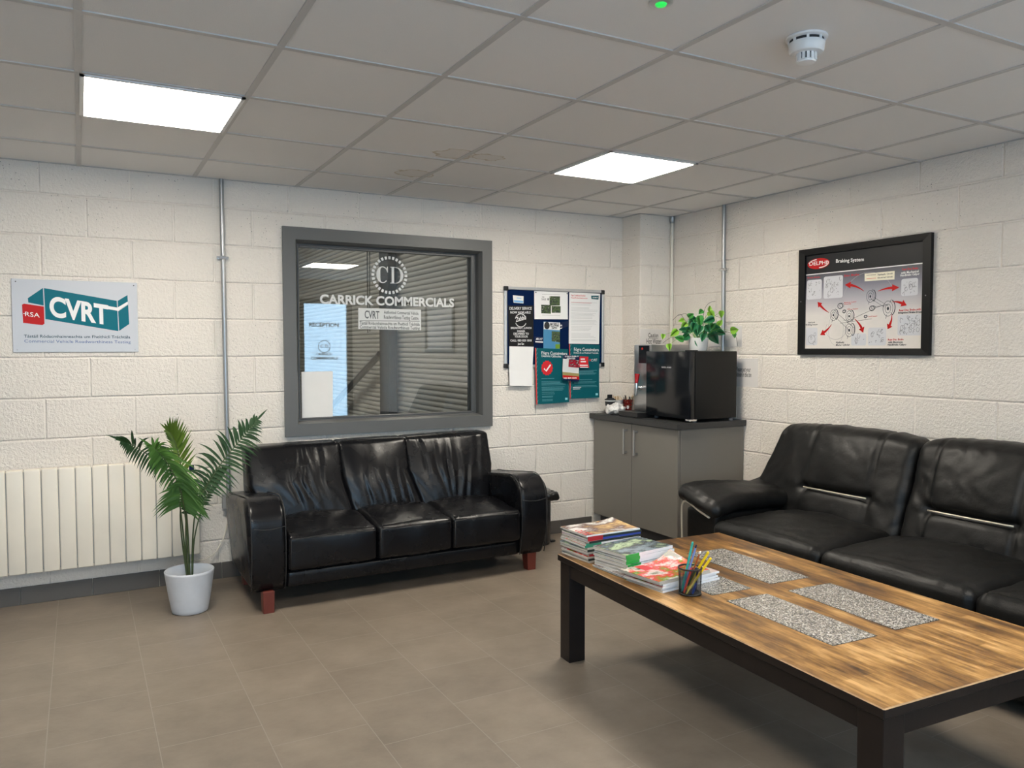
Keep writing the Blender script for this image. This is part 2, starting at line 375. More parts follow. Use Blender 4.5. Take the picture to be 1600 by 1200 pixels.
def wood_top():
    m = new_mat('worn_wood'); N, L = nt(m); b = N['Principled BSDF']
    tc = N.new('ShaderNodeTexCoord'); src = tc.outputs['Object']
    sp = N.new('ShaderNodeSeparateXYZ'); L.new(src, sp.inputs[0])
    c = N.new('ShaderNodeCombineXYZ'); L.new(sp.outputs[1], c.inputs[0]); L.new(sp.outputs[0], c.inputs[1])
    br = N.new('ShaderNodeTexBrick'); br.offset = 0.37; br.inputs['Scale'].default_value = 1; br.inputs['Brick Width'].default_value = 0.31; br.inputs['Row Height'].default_value = 0.042
    br.inputs['Mortar Size'].default_value = 0.0003; br.inputs['Color1'].default_value = (0.35, 0.35, 0.35, 1); br.inputs['Color2'].default_value = (0.65, 0.65, 0.65, 1); br.inputs['Mortar'].default_value = (0.35, 0.35, 0.35, 1)
    L.new(c.outputs[0], br.inputs['Vector'])
    mp = N.new('ShaderNodeMapping'); mp.inputs['Scale'].default_value = (34, 3.4, 1); L.new(src, mp.inputs[0])
    n1 = N.new('ShaderNodeTexNoise'); n1.inputs['Scale'].default_value = 1; n1.inputs['Detail'].default_value = 7; n1.inputs['Roughness'].default_value = 0.62; L.new(mp.outputs[0], n1.inputs['Vector'])
    mp2 = N.new('ShaderNodeMapping'); mp2.inputs['Scale'].default_value = (9, 4.2, 1); L.new(src, mp2.inputs[0])
    n2 = N.new('ShaderNodeTexNoise'); n2.inputs['Scale'].default_value = 1; n2.inputs['Detail'].default_value = 6; n2.inputs['Roughness'].default_value = 0.6; L.new(mp2.outputs[0], n2.inputs['Vector'])
    a = N.new('ShaderNodeMath'); a.operation = 'MULTIPLY'; a.inputs[1].default_value = 0.52; L.new(n1.outputs['Fac'], a.inputs[0])
    a2 = N.new('ShaderNodeMath'); a2.operation = 'MULTIPLY_ADD'; a2.inputs[1].default_value = 0.45; L.new(n2.outputs['Fac'], a2.inputs[0]); L.new(a.outputs[0], a2.inputs[2])
    rb = N.new('ShaderNodeMath'); rb.operation = 'MULTIPLY_ADD'; rb.inputs[1].default_value = 0.24; L.new(br.outputs['Color'], rb.inputs[0]); L.new(a2.outputs[0], rb.inputs[2])
    # more wear towards the near end (the end people sit at)
    wr = N.new('ShaderNodeMapRange'); wr.inputs['From Min'].default_value = -0.3; wr.inputs['From Max'].default_value = -1.7; wr.inputs['To Min'].default_value = -0.035; wr.inputs['To Max'].default_value = 0.045
    L.new(sp.outputs[1], wr.inputs['Value'])
    ct = N.new('ShaderNodeMath'); ct.operation = 'MULTIPLY_ADD'; ct.inputs[1].default_value = 1.12; ct.inputs[2].default_value = 0.580-0.605*1.12; L.new(rb.outputs[0], ct.inputs[0])
    rc = N.new('ShaderNodeMath'); rc.operation = 'ADD'; L.new(ct.outputs[0], rc.inputs[0]); L.new(wr.outputs[0], rc.inputs[1])
    cr = N.new('ShaderNodeValToRGB'); e = cr.color_ramp.elements
    e[0].position = 0.43; e[0].color = (0.045, 0.022, 0.010, 1); e[1].position = 0.74; e[1].color = (0.66, 0.40, 0.165, 1)
    for p_, cc in ((0.485, (0.095, 0.043, 0.014)), (0.535, (0.175, 0.083, 0.023)), (0.59, (0.275, 0.138, 0.038)), (0.655, (0.43, 0.230, 0.072))):
        q = e.new(p_); q.color = (*cc, 1)
    L.new(rc.outputs[0], cr.inputs[0]); L.new(cr.outputs[0], b.inputs['Base Color'])
    b.inputs['Roughness'].default_value = 0.36
    bp = N.new('ShaderNodeBump'); bp.inputs['Strength'].default_value = 0.15; bp.inputs['Distance'].default_value = 0.002; L.new(n1.outputs['Fac'], bp.inputs['Height']); L.new(bp.outputs[0], b.inputs['Normal'])
    return m

def granite():
    m = new_mat('granite'); N, L = nt(m); b = N['Principled BSDF']; b.inputs['Roughness'].default_value = 0.2
    tc = N.new('ShaderNodeTexCoord')
    v = N.new('ShaderNodeTexVoronoi'); v.inputs['Scale'].default_value = 250; L.new(tc.outputs['Object'], v.inputs['Vector'])
    sp = N.new('ShaderNodeSeparateXYZ'); L.new(v.outputs['Color'], sp.inputs[0])
    cr = N.new('ShaderNodeValToRGB'); cr.color_ramp.interpolation = 'CONSTANT'; e = cr.color_ramp.elements
    e[0].position = 0; e[0].color = (0.05, 0.05, 0.055, 1); e[1].position = 0.86; e[1].color = (0.62, 0.60, 0.57, 1)
    for p_, cc in ((0.2, (0.16, 0.155, 0.15)), (0.42, (0.30, 0.28, 0.25)), (0.66, (0.42, 0.39, 0.34))):
        q = e.new(p_); q.color = (*cc, 1)
    L.new(sp.outputs[0], cr.inputs[0]); L.new(cr.outputs[0], b.inputs['Base Color'])
    return m

def art_mat(name, cols, scale=9, seed=0.0, rough=0.22):
    """printed magazine cover: irregular coloured patches"""
    m = new_mat(name); N, L = nt(m); b = N['Principled BSDF']; b.inputs['Roughness'].default_value = rough
    tc = N.new('ShaderNodeTexCoord'); mp = N.new('ShaderNodeMapping'); mp.inputs['Location'].default_value = (seed, seed*1.7, 0); mp.inputs['Scale'].default_value = (scale*0.6, scale, scale); mp.inputs['Rotation'].default_value = (0, 0, seed)
    L.new(tc.outputs['Object'], mp.inputs[0])
    n = N.new('ShaderNodeTexNoise'); n.inputs['Scale'].default_value = 1; n.inputs['Detail'].default_value = 9; n.inputs['Roughness'].default_value = 0.62; n.inputs['Distortion'].default_value = 0.25; L.new(mp.outputs[0], n.inputs['Vector'])
    cr = N.new('ShaderNodeValToRGB'); cr.color_ramp.interpolation = 'LINEAR'; e = cr.color_ramp.elements
    k = len(cols); e[0].position = 0.30; e[0].color = (*cols[0], 1); e[1].position = 0.68; e[1].color = (*cols[-1], 1)
    for i in range(1, k-1):
        q = e.new(0.30+0.38*i/(k-1)); q.color = (*cols[i], 1)
    L.new(n.outputs['Fac'], cr.inputs[0]); L.new(cr.outputs[0], b.inputs['Base Color'])
    return m

def glass_mat():
    m = new_mat('window_glass'); N, L = nt(m); N.remove(N['Principled BSDF'])
    t = N.new('ShaderNodeBsdfTransparent'); t.inputs[0].default_value = (0.86, 0.88, 0.87, 1)
    gl = N.new('ShaderNodeBsdfGlossy'); gl.inputs['Roughness'].default_value = 0.0
    mx = N.new('ShaderNodeMixShader'); mx.inputs[0].default_value = 0.12
    L.new(t.outputs[0], mx.inputs[1]); L.new(gl.outputs[0], mx.inputs[2]); L.new(mx.outputs[0], N['Material Output'].inputs[0])
    return m
def clear_mat(name, fac=0.08, tint=(1, 1, 1), rough=0.0):
    m = new_mat(name); N, L = nt(m); N.remove(N['Principled BSDF'])
    t = N.new('ShaderNodeBsdfTransparent'); t.inputs[0].default_value = (*tint, 1)
    gl = N.new('ShaderNodeBsdfGlossy'); gl.inputs['Roughness'].default_value = rough
    mx = N.new('ShaderNodeMixShader'); mx.inputs[0].default_value = fac
    L.new(t.outputs[0], mx.inputs[1]); L.new(gl.outputs[0], mx.inputs[2]); L.new(mx.outputs[0], N['Material Output'].inputs[0])
    return m

M = {}
M['wallB'] = wall_mat('painted_block_long', 0, -0.028)
M['wallR'] = wall_mat('painted_block_side', 1, -0.185)
M['floor'] = floor_mat(); M['ceil'] = ceil_mat(); M['glass'] = glass_mat()
M['tbar'] = mat('ceiling_grid_paint', (0.54, 0.525, 0.51), 0.5)
M['skirt'] = mat('skirting_tile', (0.10, 0.092, 0.085), 0.32, var=0.15)
M['frame'] = mat('grey_window_paint', (0.115, 0.117, 0.115), 0.42, bump=0.05)
M['frame_d'] = mat('dark_grey_bead', (0.075, 0.078, 0.08), 0.4)
M['steel'] = mat('galvanised_steel', (0.42, 0.43, 0.44), 0.38, metal=0.85, var=0.15)
M['chrome'] = mat('chrome', (0.75, 0.75, 0.75), 0.12, metal=1)
M['inox'] = mat('brushed_steel', (0.50, 0.50, 0.50), 0.28, metal=0.95, var=0.1, stretch=(1, 1, 30))
M['alu'] = mat('aluminium', (0.62, 0.63, 0.64), 0.35, metal=0.7)
M['cream'] = mat('cream_enamel', (0.82, 0.76, 0.655), 0.4, var=0.10, vscale=3)
M['white'] = mat('white_plastic', (0.80, 0.80, 0.80), 0.35)
M['paper'] = mat('white_paper', (0.78, 0.77, 0.75), 0.65)
M['greypl'] = mat('grey_metal_box', (0.33, 0.34, 0.35), 0.45, metal=0.2)
M['black'] = mat('black_plastic', (0.012, 0.012, 0.013), 0.35)
M['blackgl'] = mat('black_gloss_door', (0.006, 0.007, 0.009), 0.16)
M['blackmt'] = mat('black_satin_body', (0.008, 0.0075, 0.007), 0.45, spec=0.28, bump=0.1, bscale=300)
M['pot'] = mat('white_pot', (0.70, 0.72, 0.76), 0.45, var=0.12, vscale=14)
M['potw'] = mat('white_glazed_pot', (0.82, 0.82, 0.80), 0.25)
M['soil'] = mat('soil', (0.05, 0.03, 0.02), 0.9, bump=0.8)
M['leather'] = leather('black_leather_sofa', (0.0048, 0.0048, 0.0060), 0.26, 0.22)
M['leather2'] = leather('black_leather_recliner', (0.0055, 0.0052, 0.0050), 0.43, 0.5)
M['redwood'] = mat('red_stained_wood', (0.155, 0.032, 0.022), 0.4, var=0.25, vscale=20, stretch=(1, 1, 0.2))
M['piping'] = mat('silver_piping', (0.58, 0.53, 0.43), 0.35, metal=0.35)
M['thread'] = mat('seam_thread', (0.022, 0.021, 0.021), 0.5)
M['wood'] = wood_top(); M['granite'] = granite()
M['darkwood'] = mat('dark_stained_wood', (0.010, 0.0065, 0.0055), 0.42, spec=0.3, var=0.35, vscale=14, bump=0.1)
M['wornedge'] = mat('worn_wood_edge', (0.40, 0.25, 0.13), 0.5, var=0.6, vscale=30)
M['cab'] = mat('grey_cabinet', (0.180, 0.168, 0.150), 0.38, var=0.02)
M['cabside'] = M['cab']
M['wtop'] = mat('dark_worktop', (0.030, 0.031, 0.032), 0.42, bump=0.1, bscale=200, var=0.2, vscale=60)
M['plinth'] = mat('plinth', (0.045, 0.045, 0.05), 0.5)
M['teal'] = mat('teal_print', sr(0, 104, 120), 0.5, spec=.2, var=0.02)
M['tealp'] = mat('teal_poster', sr(0, 86, 96), 0.5, spec=.25, var=0.02)
M['red'] = mat('red_print', sr(186, 20, 20), 0.5, spec=.25, var=0.02)
M['redp'] = mat('red_poster', sr(208, 42, 50), 0.5, spec=.25, var=0.02)
M['salmon'] = mat('salmon_stripe', sr(205, 75, 72), 0.5, spec=.25, var=0.02)
M['navy'] = mat('navy_felt', sr(0, 26, 66), 0.9, spec=.15, var=0.05)
M['navyp'] = mat('navy_print', sr(14, 30, 66), 0.5, spec=.25, var=0.02)
M['slate'] = mat('slate_print', sr(22, 56, 74), 0.5, var=0.02)
M['bluep'] = mat('blue_print', sr(62, 88, 145), 0.5, var=0.02)
M['ink'] = mat('black_ink', (0.02, 0.02, 0.022), 0.5, var=0.02)
M['inkg'] = mat('grey_ink', (0.20, 0.20, 0.21), 0.5, var=0.02)
M['inkl'] = mat('pale_grey_ink', (0.46, 0.46, 0.48), 0.5, var=0.02)
M['whitep'] = mat('white_print', (0.82, 0.82, 0.82), 0.45, var=0.01)
M['blackp'] = mat('black_poster', (0.008, 0.008, 0.009), 0.5, spec=.25, var=0.02)
M['sign'] = mat('sign_board', (0.53, 0.54, 0.575), 0.3, var=0.02)
M['vinyl'] = mat('frosted_vinyl', (0.66, 0.67, 0.66), 0.5, var=0.03)
M['vinyld'] = mat('vinyl_print', (0.10, 0.105, 0.11), 0.5, var=0.03)
M['lemon'] = mat('cream_print', sr(232, 226, 205), 0.45, var=0.01)
print('materials done')

A={
'cv_outer':[(-4.3877,1.7883),(-3.7705,1.7841),(-3.7761,1.3873),(-4.3876,1.3928)],
'cv_tl':[(-4.3127,1.6828),(-4.24,1.7413),(-4.2387,1.6449),(-4.3105,1.6595)],
'cv_tm':[(-4.2351,1.7406),(-3.8789,1.6807),(-3.8738,1.5077),(-4.2319,1.5706)],
'cv_tru':[(-3.8736,1.6809),(-3.8229,1.7152),(-3.8219,1.6774),(-3.8731,1.6417)],
'cv_trl':[(-3.8727,1.6206),(-3.8205,1.6602),(-3.8175,1.5492),(-3.8698,1.5092)],
'cv_bar':[(-3.9657,1.6565),(-3.8758,1.6421),(-3.8237,1.6773),(-3.8222,1.664),(-3.8735,1.6235),(-3.9639,1.6391)],
'cv_red':[(-4.34,1.6471),(-4.3307,1.6529),(-4.238,1.6393),(-4.2374,1.546),(-4.247,1.5373),(-4.3373,1.5483)],
'cv_tC':[(-4.211,1.5913),(-4.1389,1.5855),(-4.2085,1.6953)],
'cv_tV':[(-4.135,1.5736),(-4.0552,1.5749),(-4.1323,1.688)],
'cv_word':[(-4.211,1.5913),(-3.9226,1.5464),(-4.2085,1.6962)],
'cv_rsa':[(-4.3272,1.5858),(-4.259,1.5786),(-4.3265,1.6101)],
'cv_rsal':[(-4.336,1.5997),(-4.3252,1.5985)],
'cv_l1':[(-4.3353,1.4689),(-3.8139,1.4667),(-4.3349,1.4848)],
'cv_l2':[(-4.334,1.4418),(-3.8123,1.438),(-4.3336,1.4582)],
'nb_board':[(-1.3713,1.8537),(-0.4922,1.8543),(-0.4977,1.26),(-1.3726,1.2685)],
'nb_card':[(-1.2996,1.7915),(-1.2105,1.788),(-1.2137,1.7343),(-1.2957,1.7375)],
'nb_black':[(-1.3383,1.7169),(-1.1274,1.7221),(-1.1275,1.4203),(-1.3349,1.4221)],
'nb_blank':[(-1.3349,1.4204),(-1.1307,1.4176),(-1.1518,1.1278),(-1.3395,1.135)],
'nb_photos':[(-1.12,1.8286),(-0.8261,1.8292),(-0.8279,1.6241),(-1.1201,1.6212)],
'nb_ph1':[(-0.9887,1.7947),(-0.8959,1.7957),(-0.898,1.7277),(-0.9887,1.7237)],
'nb_ph2':[(-1.0621,1.7291),(-0.9758,1.7295),(-0.9779,1.6646),(-1.0621,1.6657)],
'nb_ph3':[(-0.9715,1.7223),(-0.8915,1.7224),(-0.8925,1.6727),(-0.9715,1.6711)],
'nb_phl':[(-1.0537,1.7991),(-0.9951,1.8009),(-0.9972,1.7581),(-1.0537,1.7565)],
'nb_flyer':[(-1.042,1.6043),(-0.8979,1.6009),(-0.9009,1.4018),(-1.0451,1.4057)],
'nb_flyw':[(-1.0398,1.6025),(-0.8979,1.599),(-0.8989,1.542),(-1.0409,1.5479)],
'nb_flyc':[(-1.0132,1.5755)],
'nb_flyph':[(-0.9714,1.5339),(-0.9,1.5309),(-0.9009,1.4498),(-0.9735,1.4588)],
'nb_flyg':[(-0.9411,1.4359),(-0.9009,1.436),(-0.902,1.4037),(-0.941,1.4037)],
'nb_navy':[(-0.9033,1.5971),(-0.8235,1.6121),(-0.819,1.5724),(-0.9,1.5493)],
'nb_logo':[(-1.117,1.4946),(-1.0398,1.4905),(-1.043,1.4422),(-1.117,1.4448)],
'nb_letter':[(-0.8129,1.8296),(-0.529,1.8276),(-0.5412,1.4373),(-0.8187,1.4407)],
'nb_cv':[(-0.6148,1.8098),(-0.5428,1.812),(-0.5461,1.7817),(-0.6113,1.7837)],
'nb_teal1':[(-1.1202,1.4085),(-0.8297,1.3989),(-0.8289,0.9987),(-1.1172,0.9902)],
'nb_teal2':[(-0.8209,1.4388),(-0.5389,1.4316),(-0.5511,1.0245),(-0.8223,1.0236)],
'nb_redfly':[(-0.8845,1.3575),(-0.7374,1.3455),(-0.7515,1.1527),(-0.8973,1.1679)],
'nb_redcard':[(-0.7408,1.3455),(-0.6529,1.3412),(-0.6549,1.2573),(-0.745,1.2632)],
'nb_badge':[(-1.0163,1.2593),(-0.9625,1.2586)],
'nb_t1':[(-1.0642,1.3629),(-0.8373,1.3553),(-1.0642,1.3839)],
'nb_t1b':[(-1.0621,1.342),(-0.8921,1.3372),(-1.0621,1.3584)],
'nb_t2':[(-0.7765,1.3867),(-0.5479,1.3823),(-0.7766,1.411)],
'nb_t2b':[(-0.7787,1.3662),(-0.5525,1.3633),(-0.7787,1.3783)],
'nb_d1':[(-1.3283,1.6861),(-1.1431,1.6902),(-1.3282,1.7056)],
'nb_d2':[(-1.3212,1.6587),(-1.1515,1.6621),(-1.3212,1.6756)],
'nb_dc':[(-1.2344,1.6103),(-1.189,1.6111)],
'nb_dcw':[(-1.2755,1.6026),(-1.1952,1.6038),(-1.2754,1.6293)],
'nb_d3':[(-1.3184,1.5468),(-1.1453,1.5486),(-1.3184,1.561)],
'nb_d4':[(-1.2654,1.525),(-1.1994,1.5256),(-1.2653,1.5384)],
'nb_d5':[(-1.2961,1.5042),(-1.1683,1.5051),(-1.296,1.5203)],
'nb_d6':[(-1.2879,1.4847),(-1.1766,1.4852),(-1.2879,1.4998)],
'nb_d7':[(-1.3236,1.456),(-1.1453,1.4565),(-1.3236,1.4711)],
'nb_d8':[(-1.2624,1.4329),(-1.2099,1.4329),(-1.2624,1.4472)],
'nb_f1':[(-0.9843,1.5759),(-0.9087,1.5768),(-0.9843,1.596)],
'nb_f2':[(-0.9843,1.564),(-0.9087,1.5649),(-0.9843,1.5759)],
'nb_f3':[(-0.9714,1.5504),(-0.9239,1.5509),(-0.9714,1.5632)],
'nb_cv2':[(-0.9355,1.284),(-0.8975,1.2836)],
'nb_cv3':[(-0.6187,1.3041),(-0.5615,1.3064),(-0.6188,1.323)],
'bp_fr':[(1.4935,2.0265),(2.3867,2.0308),(2.3826,1.3626),(1.4883,1.3629)],
'bp_inn':[(1.5348,1.9881),(2.3346,1.9891),(2.3326,1.3995),(1.5337,1.3999)],
'bp_hdr':[(1.5348,1.9881),(2.3346,1.9891),(2.3337,1.8655),(1.539,1.8706)],
'bp_line':[(1.539,1.8706),(2.3352,1.8668)],
'bp_oval':[(1.63,1.9322),(1.7136,1.9345),(1.6307,1.8988)],
'bp_delphi':[(1.5611,1.9251),(1.6948,1.9229),(1.5606,1.9476)],
'bp_brk':[(1.7607,1.9245),(1.9564,1.9163),(1.7602,1.9455)],
'bp_b1':[(1.5437,1.8355),(1.6582,1.8315),(1.6567,1.7103),(1.543,1.7125)],
'bp_b2':[(1.6704,1.8463),(1.8111,1.8458),(1.8139,1.7092),(1.6731,1.7117)],
'bp_leg':[(1.9623,1.8416),(2.1579,1.8411),(2.1574,1.7929),(1.9633,1.7967)],
'bp_b3':[(2.2004,1.791),(2.3024,1.7915),(2.3015,1.6954),(2.2009,1.6964)],
'bp_b4':[(2.1835,1.5909),(2.3326,1.5923),(2.3309,1.4732),(2.182,1.4755)],
'bp_b5':[(1.5413,1.5341),(1.6309,1.5336),(1.63,1.4239),(1.5403,1.4219)],
'bp_b6':[(1.8772,1.4917),(1.981,1.4899),(1.9825,1.42),(1.8787,1.4189)],
'bp_b7':[(1.9923,1.5249),(2.1123,1.522),(2.1121,1.4194),(1.9928,1.4184)],
'bp_a1':[(1.9619,1.7383),(1.9247,1.7671),(1.8711,1.7876),(1.826,1.7855)],
'bp_a2':[(2.0522,1.7325),(2.095,1.7466),(2.1358,1.7489),(2.1895,1.7452)],
'bp_a3':[(1.7159,1.6229),(1.6792,1.6418),(1.6497,1.6669),(1.6278,1.6935)],
'bp_a4':[(2.1457,1.6664),(2.1737,1.6692),(2.2017,1.6606),(2.2374,1.6423)],
'bp_a5':[(2.1456,1.596),(2.1496,1.5632),(2.1364,1.5381),(2.1207,1.5115)],
'bp_a6':[(1.8977,1.5805),(1.9291,1.5552),(1.9516,1.5281),(1.961,1.494)],
'bp_a7':[(1.7362,1.5515),(1.715,1.5221),(1.6867,1.5029),(1.6513,1.486)],
'bp_w1':[(2.0038,1.7058),(2.0333,1.7152)],
'bp_w2':[(2.1205,1.6298),(2.148,1.6358)],
'bp_w3':[(1.7483,1.6059),(1.7799,1.614)],
'bp_w4':[(1.8633,1.5111),(1.8927,1.5196)],
'bp_w5':[(1.8616,1.5955),(1.8857,1.5984)],
'bp_w6':[(1.7965,1.6599),(1.8195,1.6603)],
'bp_w7':[(1.8247,1.6254),(1.8366,1.6249)],
'bp_w8':[(2.0164,1.636),(2.0324,1.6375)],
'bp_w9':[(1.9737,1.5891),(1.9841,1.5888)],
'bp_l1':[(1.7483,1.6059),(1.8633,1.5111)],
'bp_l2':[(1.7742,1.6182),(1.8944,1.5257)],
'bp_l3':[(2.0041,1.6946),(2.0974,1.6382)],
'bp_l4':[(2.0251,1.7009),(2.1218,1.6443)],
'bp_l5':[(1.8932,1.5829),(2.0166,1.627)],
'bp_l6':[(2.0162,1.6419),(2.1217,1.6516)],
'bp_l7':[(1.7986,1.5551),(2.0151,1.575)],
'bp_l8':[(2.0139,1.6309),(2.0971,1.6528)],
'bp_l9':[(1.8212,1.5738),(1.88,1.5719)],
'bp_c1':[(1.9871,1.6881),(2.1207,1.6953)],
'bp_c2':[(1.7669,1.5209),(1.8313,1.5272)],
'bp_r1':[(2.2056,1.8392),(2.302,1.8392),(2.2053,1.8513)],
'bp_r2':[(2.1981,1.8198),(2.3047,1.8214),(2.1978,1.8327)],
'bp_r3':[(2.1945,1.8058),(2.3103,1.807),(2.1942,1.8187)],
'bp_r4':[(2.191,1.6108),(2.3224,1.6123),(2.1907,1.6223)],
'bp_r5':[(2.1857,1.598),(2.3302,1.5979),(2.1854,1.6089)],
'bp_r6':[(2.1246,1.4472),(2.2223,1.4484),(2.1243,1.4574)],
'bp_r7':[(2.1249,1.4325),(2.2187,1.4333),(2.1247,1.4428)],
'bp_r8':[(2.1236,1.4179),(2.2402,1.4189),(2.1233,1.4282)],
'bp_r9':[(1.7705,1.4334),(1.8295,1.4345),(1.7703,1.4443)],
'bp_r10':[(1.7708,1.4177),(1.8697,1.4189),(1.7706,1.4287)],
'bp_r11':[(1.5579,1.5621),(1.6106,1.5622),(1.5577,1.5718)],
'bp_r12':[(1.539,1.5488),(1.6325,1.5479),(1.5388,1.5586)],
'bp_r13':[(1.5475,1.8457),(1.6463,1.8435),(1.5474,1.8546)],
'bp_r14':[(1.8223,1.8341),(1.9277,1.8348),(1.8221,1.8465)],
'bp_r15':[(1.8246,1.6755),(1.909,1.6773),(1.8245,1.6817)],
'bp_r16':[(1.8248,1.6662),(1.8736,1.6669),(1.8247,1.6724)],
'bp_r17':[(1.8473,1.6344),(1.9231,1.6349),(1.8471,1.6406)],
'bp_r18':[(1.9918,1.5862),(2.0529,1.587),(1.9917,1.5922)],
'bp_g1':[(2.0503,1.8233),(2.1462,1.8241),(2.0501,1.8321)],
'bp_g2':[(2.0506,1.8063),(2.1466,1.806),(2.0504,1.8144)],
'bp_g3':[(1.9755,1.8308),(2.0392,1.8293)],
'bp_g4':[(1.9759,1.8099),(2.0397,1.8094)],
'gl_word':[(-2.6883,1.7012),(-1.7266,1.6989),(-2.6875,1.7595)],
'gl_cd':[(-2.2079,1.9047),(-2.0829,1.9057)],
'gl_cdt':[(-2.3038,1.849),(-2.102,1.848),(-2.3028,1.9522)],
'gl_stick':[(-2.4303,1.6781),(-1.9806,1.6752),(-1.9816,1.5329),(-2.4318,1.5372)],
'gl_st_c':[(-2.3867,1.6105),(-2.2835,1.608),(-2.3862,1.662)],
'gl_st1':[(-2.2514,1.6432),(-1.9999,1.6393),(-2.2512,1.6649)],
'gl_st2':[(-2.2517,1.6085),(-2.0002,1.6038),(-2.2515,1.6345)],
'gl_st3':[(-2.4226,1.5672),(-1.991,1.564),(-2.4224,1.5886)],
'gl_st4':[(-2.4229,1.5415),(-1.9912,1.5373),(-2.4227,1.5629)],
'gl_stl':[(-2.4224,1.5929),(-1.9907,1.5951)],
'gl_sheet':[(-2.8148,1.2561),(-2.6089,1.2571),(-2.6125,0.9564),(-2.8148,0.9568)],
'gl_cord':[(-2.3554,2.0607),(-2.3565,1.5121)],
'gl_cord2':[(-2.342,2.0615),(-2.343,1.5209)],
'gl_dot':[(-1.6497,0.9751)],
'wn_notice':[(0.9261,1.3278),(1.1331,1.3344),(1.1335,1.1328),(0.929,1.1377)],
'wn_n1':[(0.9088,1.2414),(1.067,1.2452),(0.9083,1.2731)],
'wn_n2':[(0.9093,1.205),(1.0735,1.21),(0.9088,1.2368)],
'ca_caution':[(-0.3399,1.5469),(-0.06,1.5547),(-0.0586,1.4005),(-0.3389,1.4009)],
'ca_c1':[(-0.2537,1.489),(-0.1479,1.4896),(-0.254,1.5233)],
'ca_c2':[(-0.2718,1.44),(-0.116,1.4402),(-0.2721,1.4791)]}
H = 2.427
XL, YF = -7.2, -6.5       # left wall, front wall
# ---------------------------------------------------------------- room shell
b = MB(); b.box(XL-0.2, 0.2, YF-0.2, 0.2, -0.12, 0.0); struct(b.build('floor', M['floor']))
b = MB(); b.box(XL-0.2, 0.2, YF-0.2, 0.2, H, H+0.1); struct(b.build('ceiling', M['ceil']))
# back wall with the window opening
OX0, OX1, OZ0, OZ1 = -2.865, -1.550, 0.925, 2.108
b = MB()
b.box(XL-0.2, OX0, 0, 0.2, 0, H); b.box(OX1, 0.2, 0, 0.2, 0, H)
b.box(OX0, OX1, 0, 0.2, 0, OZ0); b.box(OX0, OX1, 0, 0.2, OZ1, H)
struct(b.build('wall_back', M['wallB']))
b = MB(); b.box(0, 0.2, YF, 0, 0, H); struct(b.build('wall_right', M['wallR']))
b = MB(); b.box(-0.312, 0.0, -0.228, 0.0, 0, H, bev=0.006); struct(b.build('wall_corner', M['wallB']))
b = MB(); b.box(XL-0.2, XL, YF, 0, 0, H); struct(b.build('wall_left', M['wallR']))
# front wall (behind the camera): glazed door and shop window
b = MB()
b.box(XL-0.2, -6.0, YF-0.2, YF, 0, H); b.box(-6.0, -2.6, YF-0.2, YF, 0, 0.70); b.box(-6.0, -2.6, YF-0.2, YF, 2.2, H)
b.box(-2.6, -1.22, YF-0.2, YF, 0, H); b.box(-1.22, -0.42, YF-0.2, YF, 2.15, H); b.box(-0.42, 0.2, YF-0.2, YF, 0, H)
struct(b.build('wall_front', M['wallB']))
d = thing('door_1', '', '', (-0.82, YF-0.05, 0)); del d['label']; del d['category']; struct(d)
b = MB()
for x0, x1, z0, z1 in ((-1.22, -1.15, 0, 2.15), (-0.50, -0.42, 0, 2.15), (-1.15, -0.50, 2.08, 2.15), (-1.15, -0.50, 0, 0.12)):
    b.box(x0, x1, YF-0.08, YF-0.02, z0, z1, bev=0.004)
b.build('door_frame', M['frame_d'], d)
b = MB(); b.box(-1.15, -0.50, YF-0.052, YF-0.048, 0.12, 2.08); b.build('door_pane', M['glass'], d)
PF = lambda u, v, dd: (u, YF-0.054, v)
b = MB()
b.text('RECEPTION', -1.07, 1.735, -0.62, 1.795, PF, 0, bold=0.03)
b.disc((-0.845, 1.44), 0.095, 0.095, PF, 0, 36, ring=0.010)
b.text('C D', -0.905, 1.42, -0.785, 1.47, PF, 0, bold=0.02)
b.text('CARRICK', -0.97, 1.31, -0.73, 1.345, PF, 0, bold=0.03); b.text('COMMERCIALS', -1.05, 1.245, -0.64, 1.285, PF, 0, bold=0.04)
b.build('door_lettering', M['ink'], d)
w2 = thing('window_2', '', '', (-4.3, YF-0.05, 0.7)); del w2['label']; del w2['category']; struct(w2)
b = MB()
for x0, x1, z0, z1 in ((-6.0, -5.93, 0.70, 2.2), (-2.67, -2.6, 0.70, 2.2), (-5.93, -2.67, 2.13, 2.2), (-5.93, -2.67, 0.70, 0.77), (-4.33, -4.27, 0.77, 2.13)):
    b.box(x0, x1, YF-0.08, YF-0.02, z0, z1, bev=0.004)
b.build('window_frame', M['frame_d'], w2)
b = MB(); b.box(-5.93, -4.33, YF-0.052, YF-0.048, 0.77, 2.13); b.box(-4.27, -2.67, YF-0.052, YF-0.048, 0.77, 2.13); b.build('window_pane', M['glass'], w2)
# skirtings
b = MB()
x = -7.19
while x < -0.62:
    x1 = min(x+0.348, -0.60); b.box(x, x1, -0.012, 0.0, 0.0, 0.098, bev=0.0015, seg=1); x += 0.3505
struct(b.build('baseboard_back', M['skirt']))
b = MB(); y = -1.04
while y > YF+0.4:
    b.box(-0.012, 0, y-0.357, y, 0, 0.098, bev=0.0015, seg=1); y -= 0.36
struct(b.build('baseboard_right', M['skirt']))
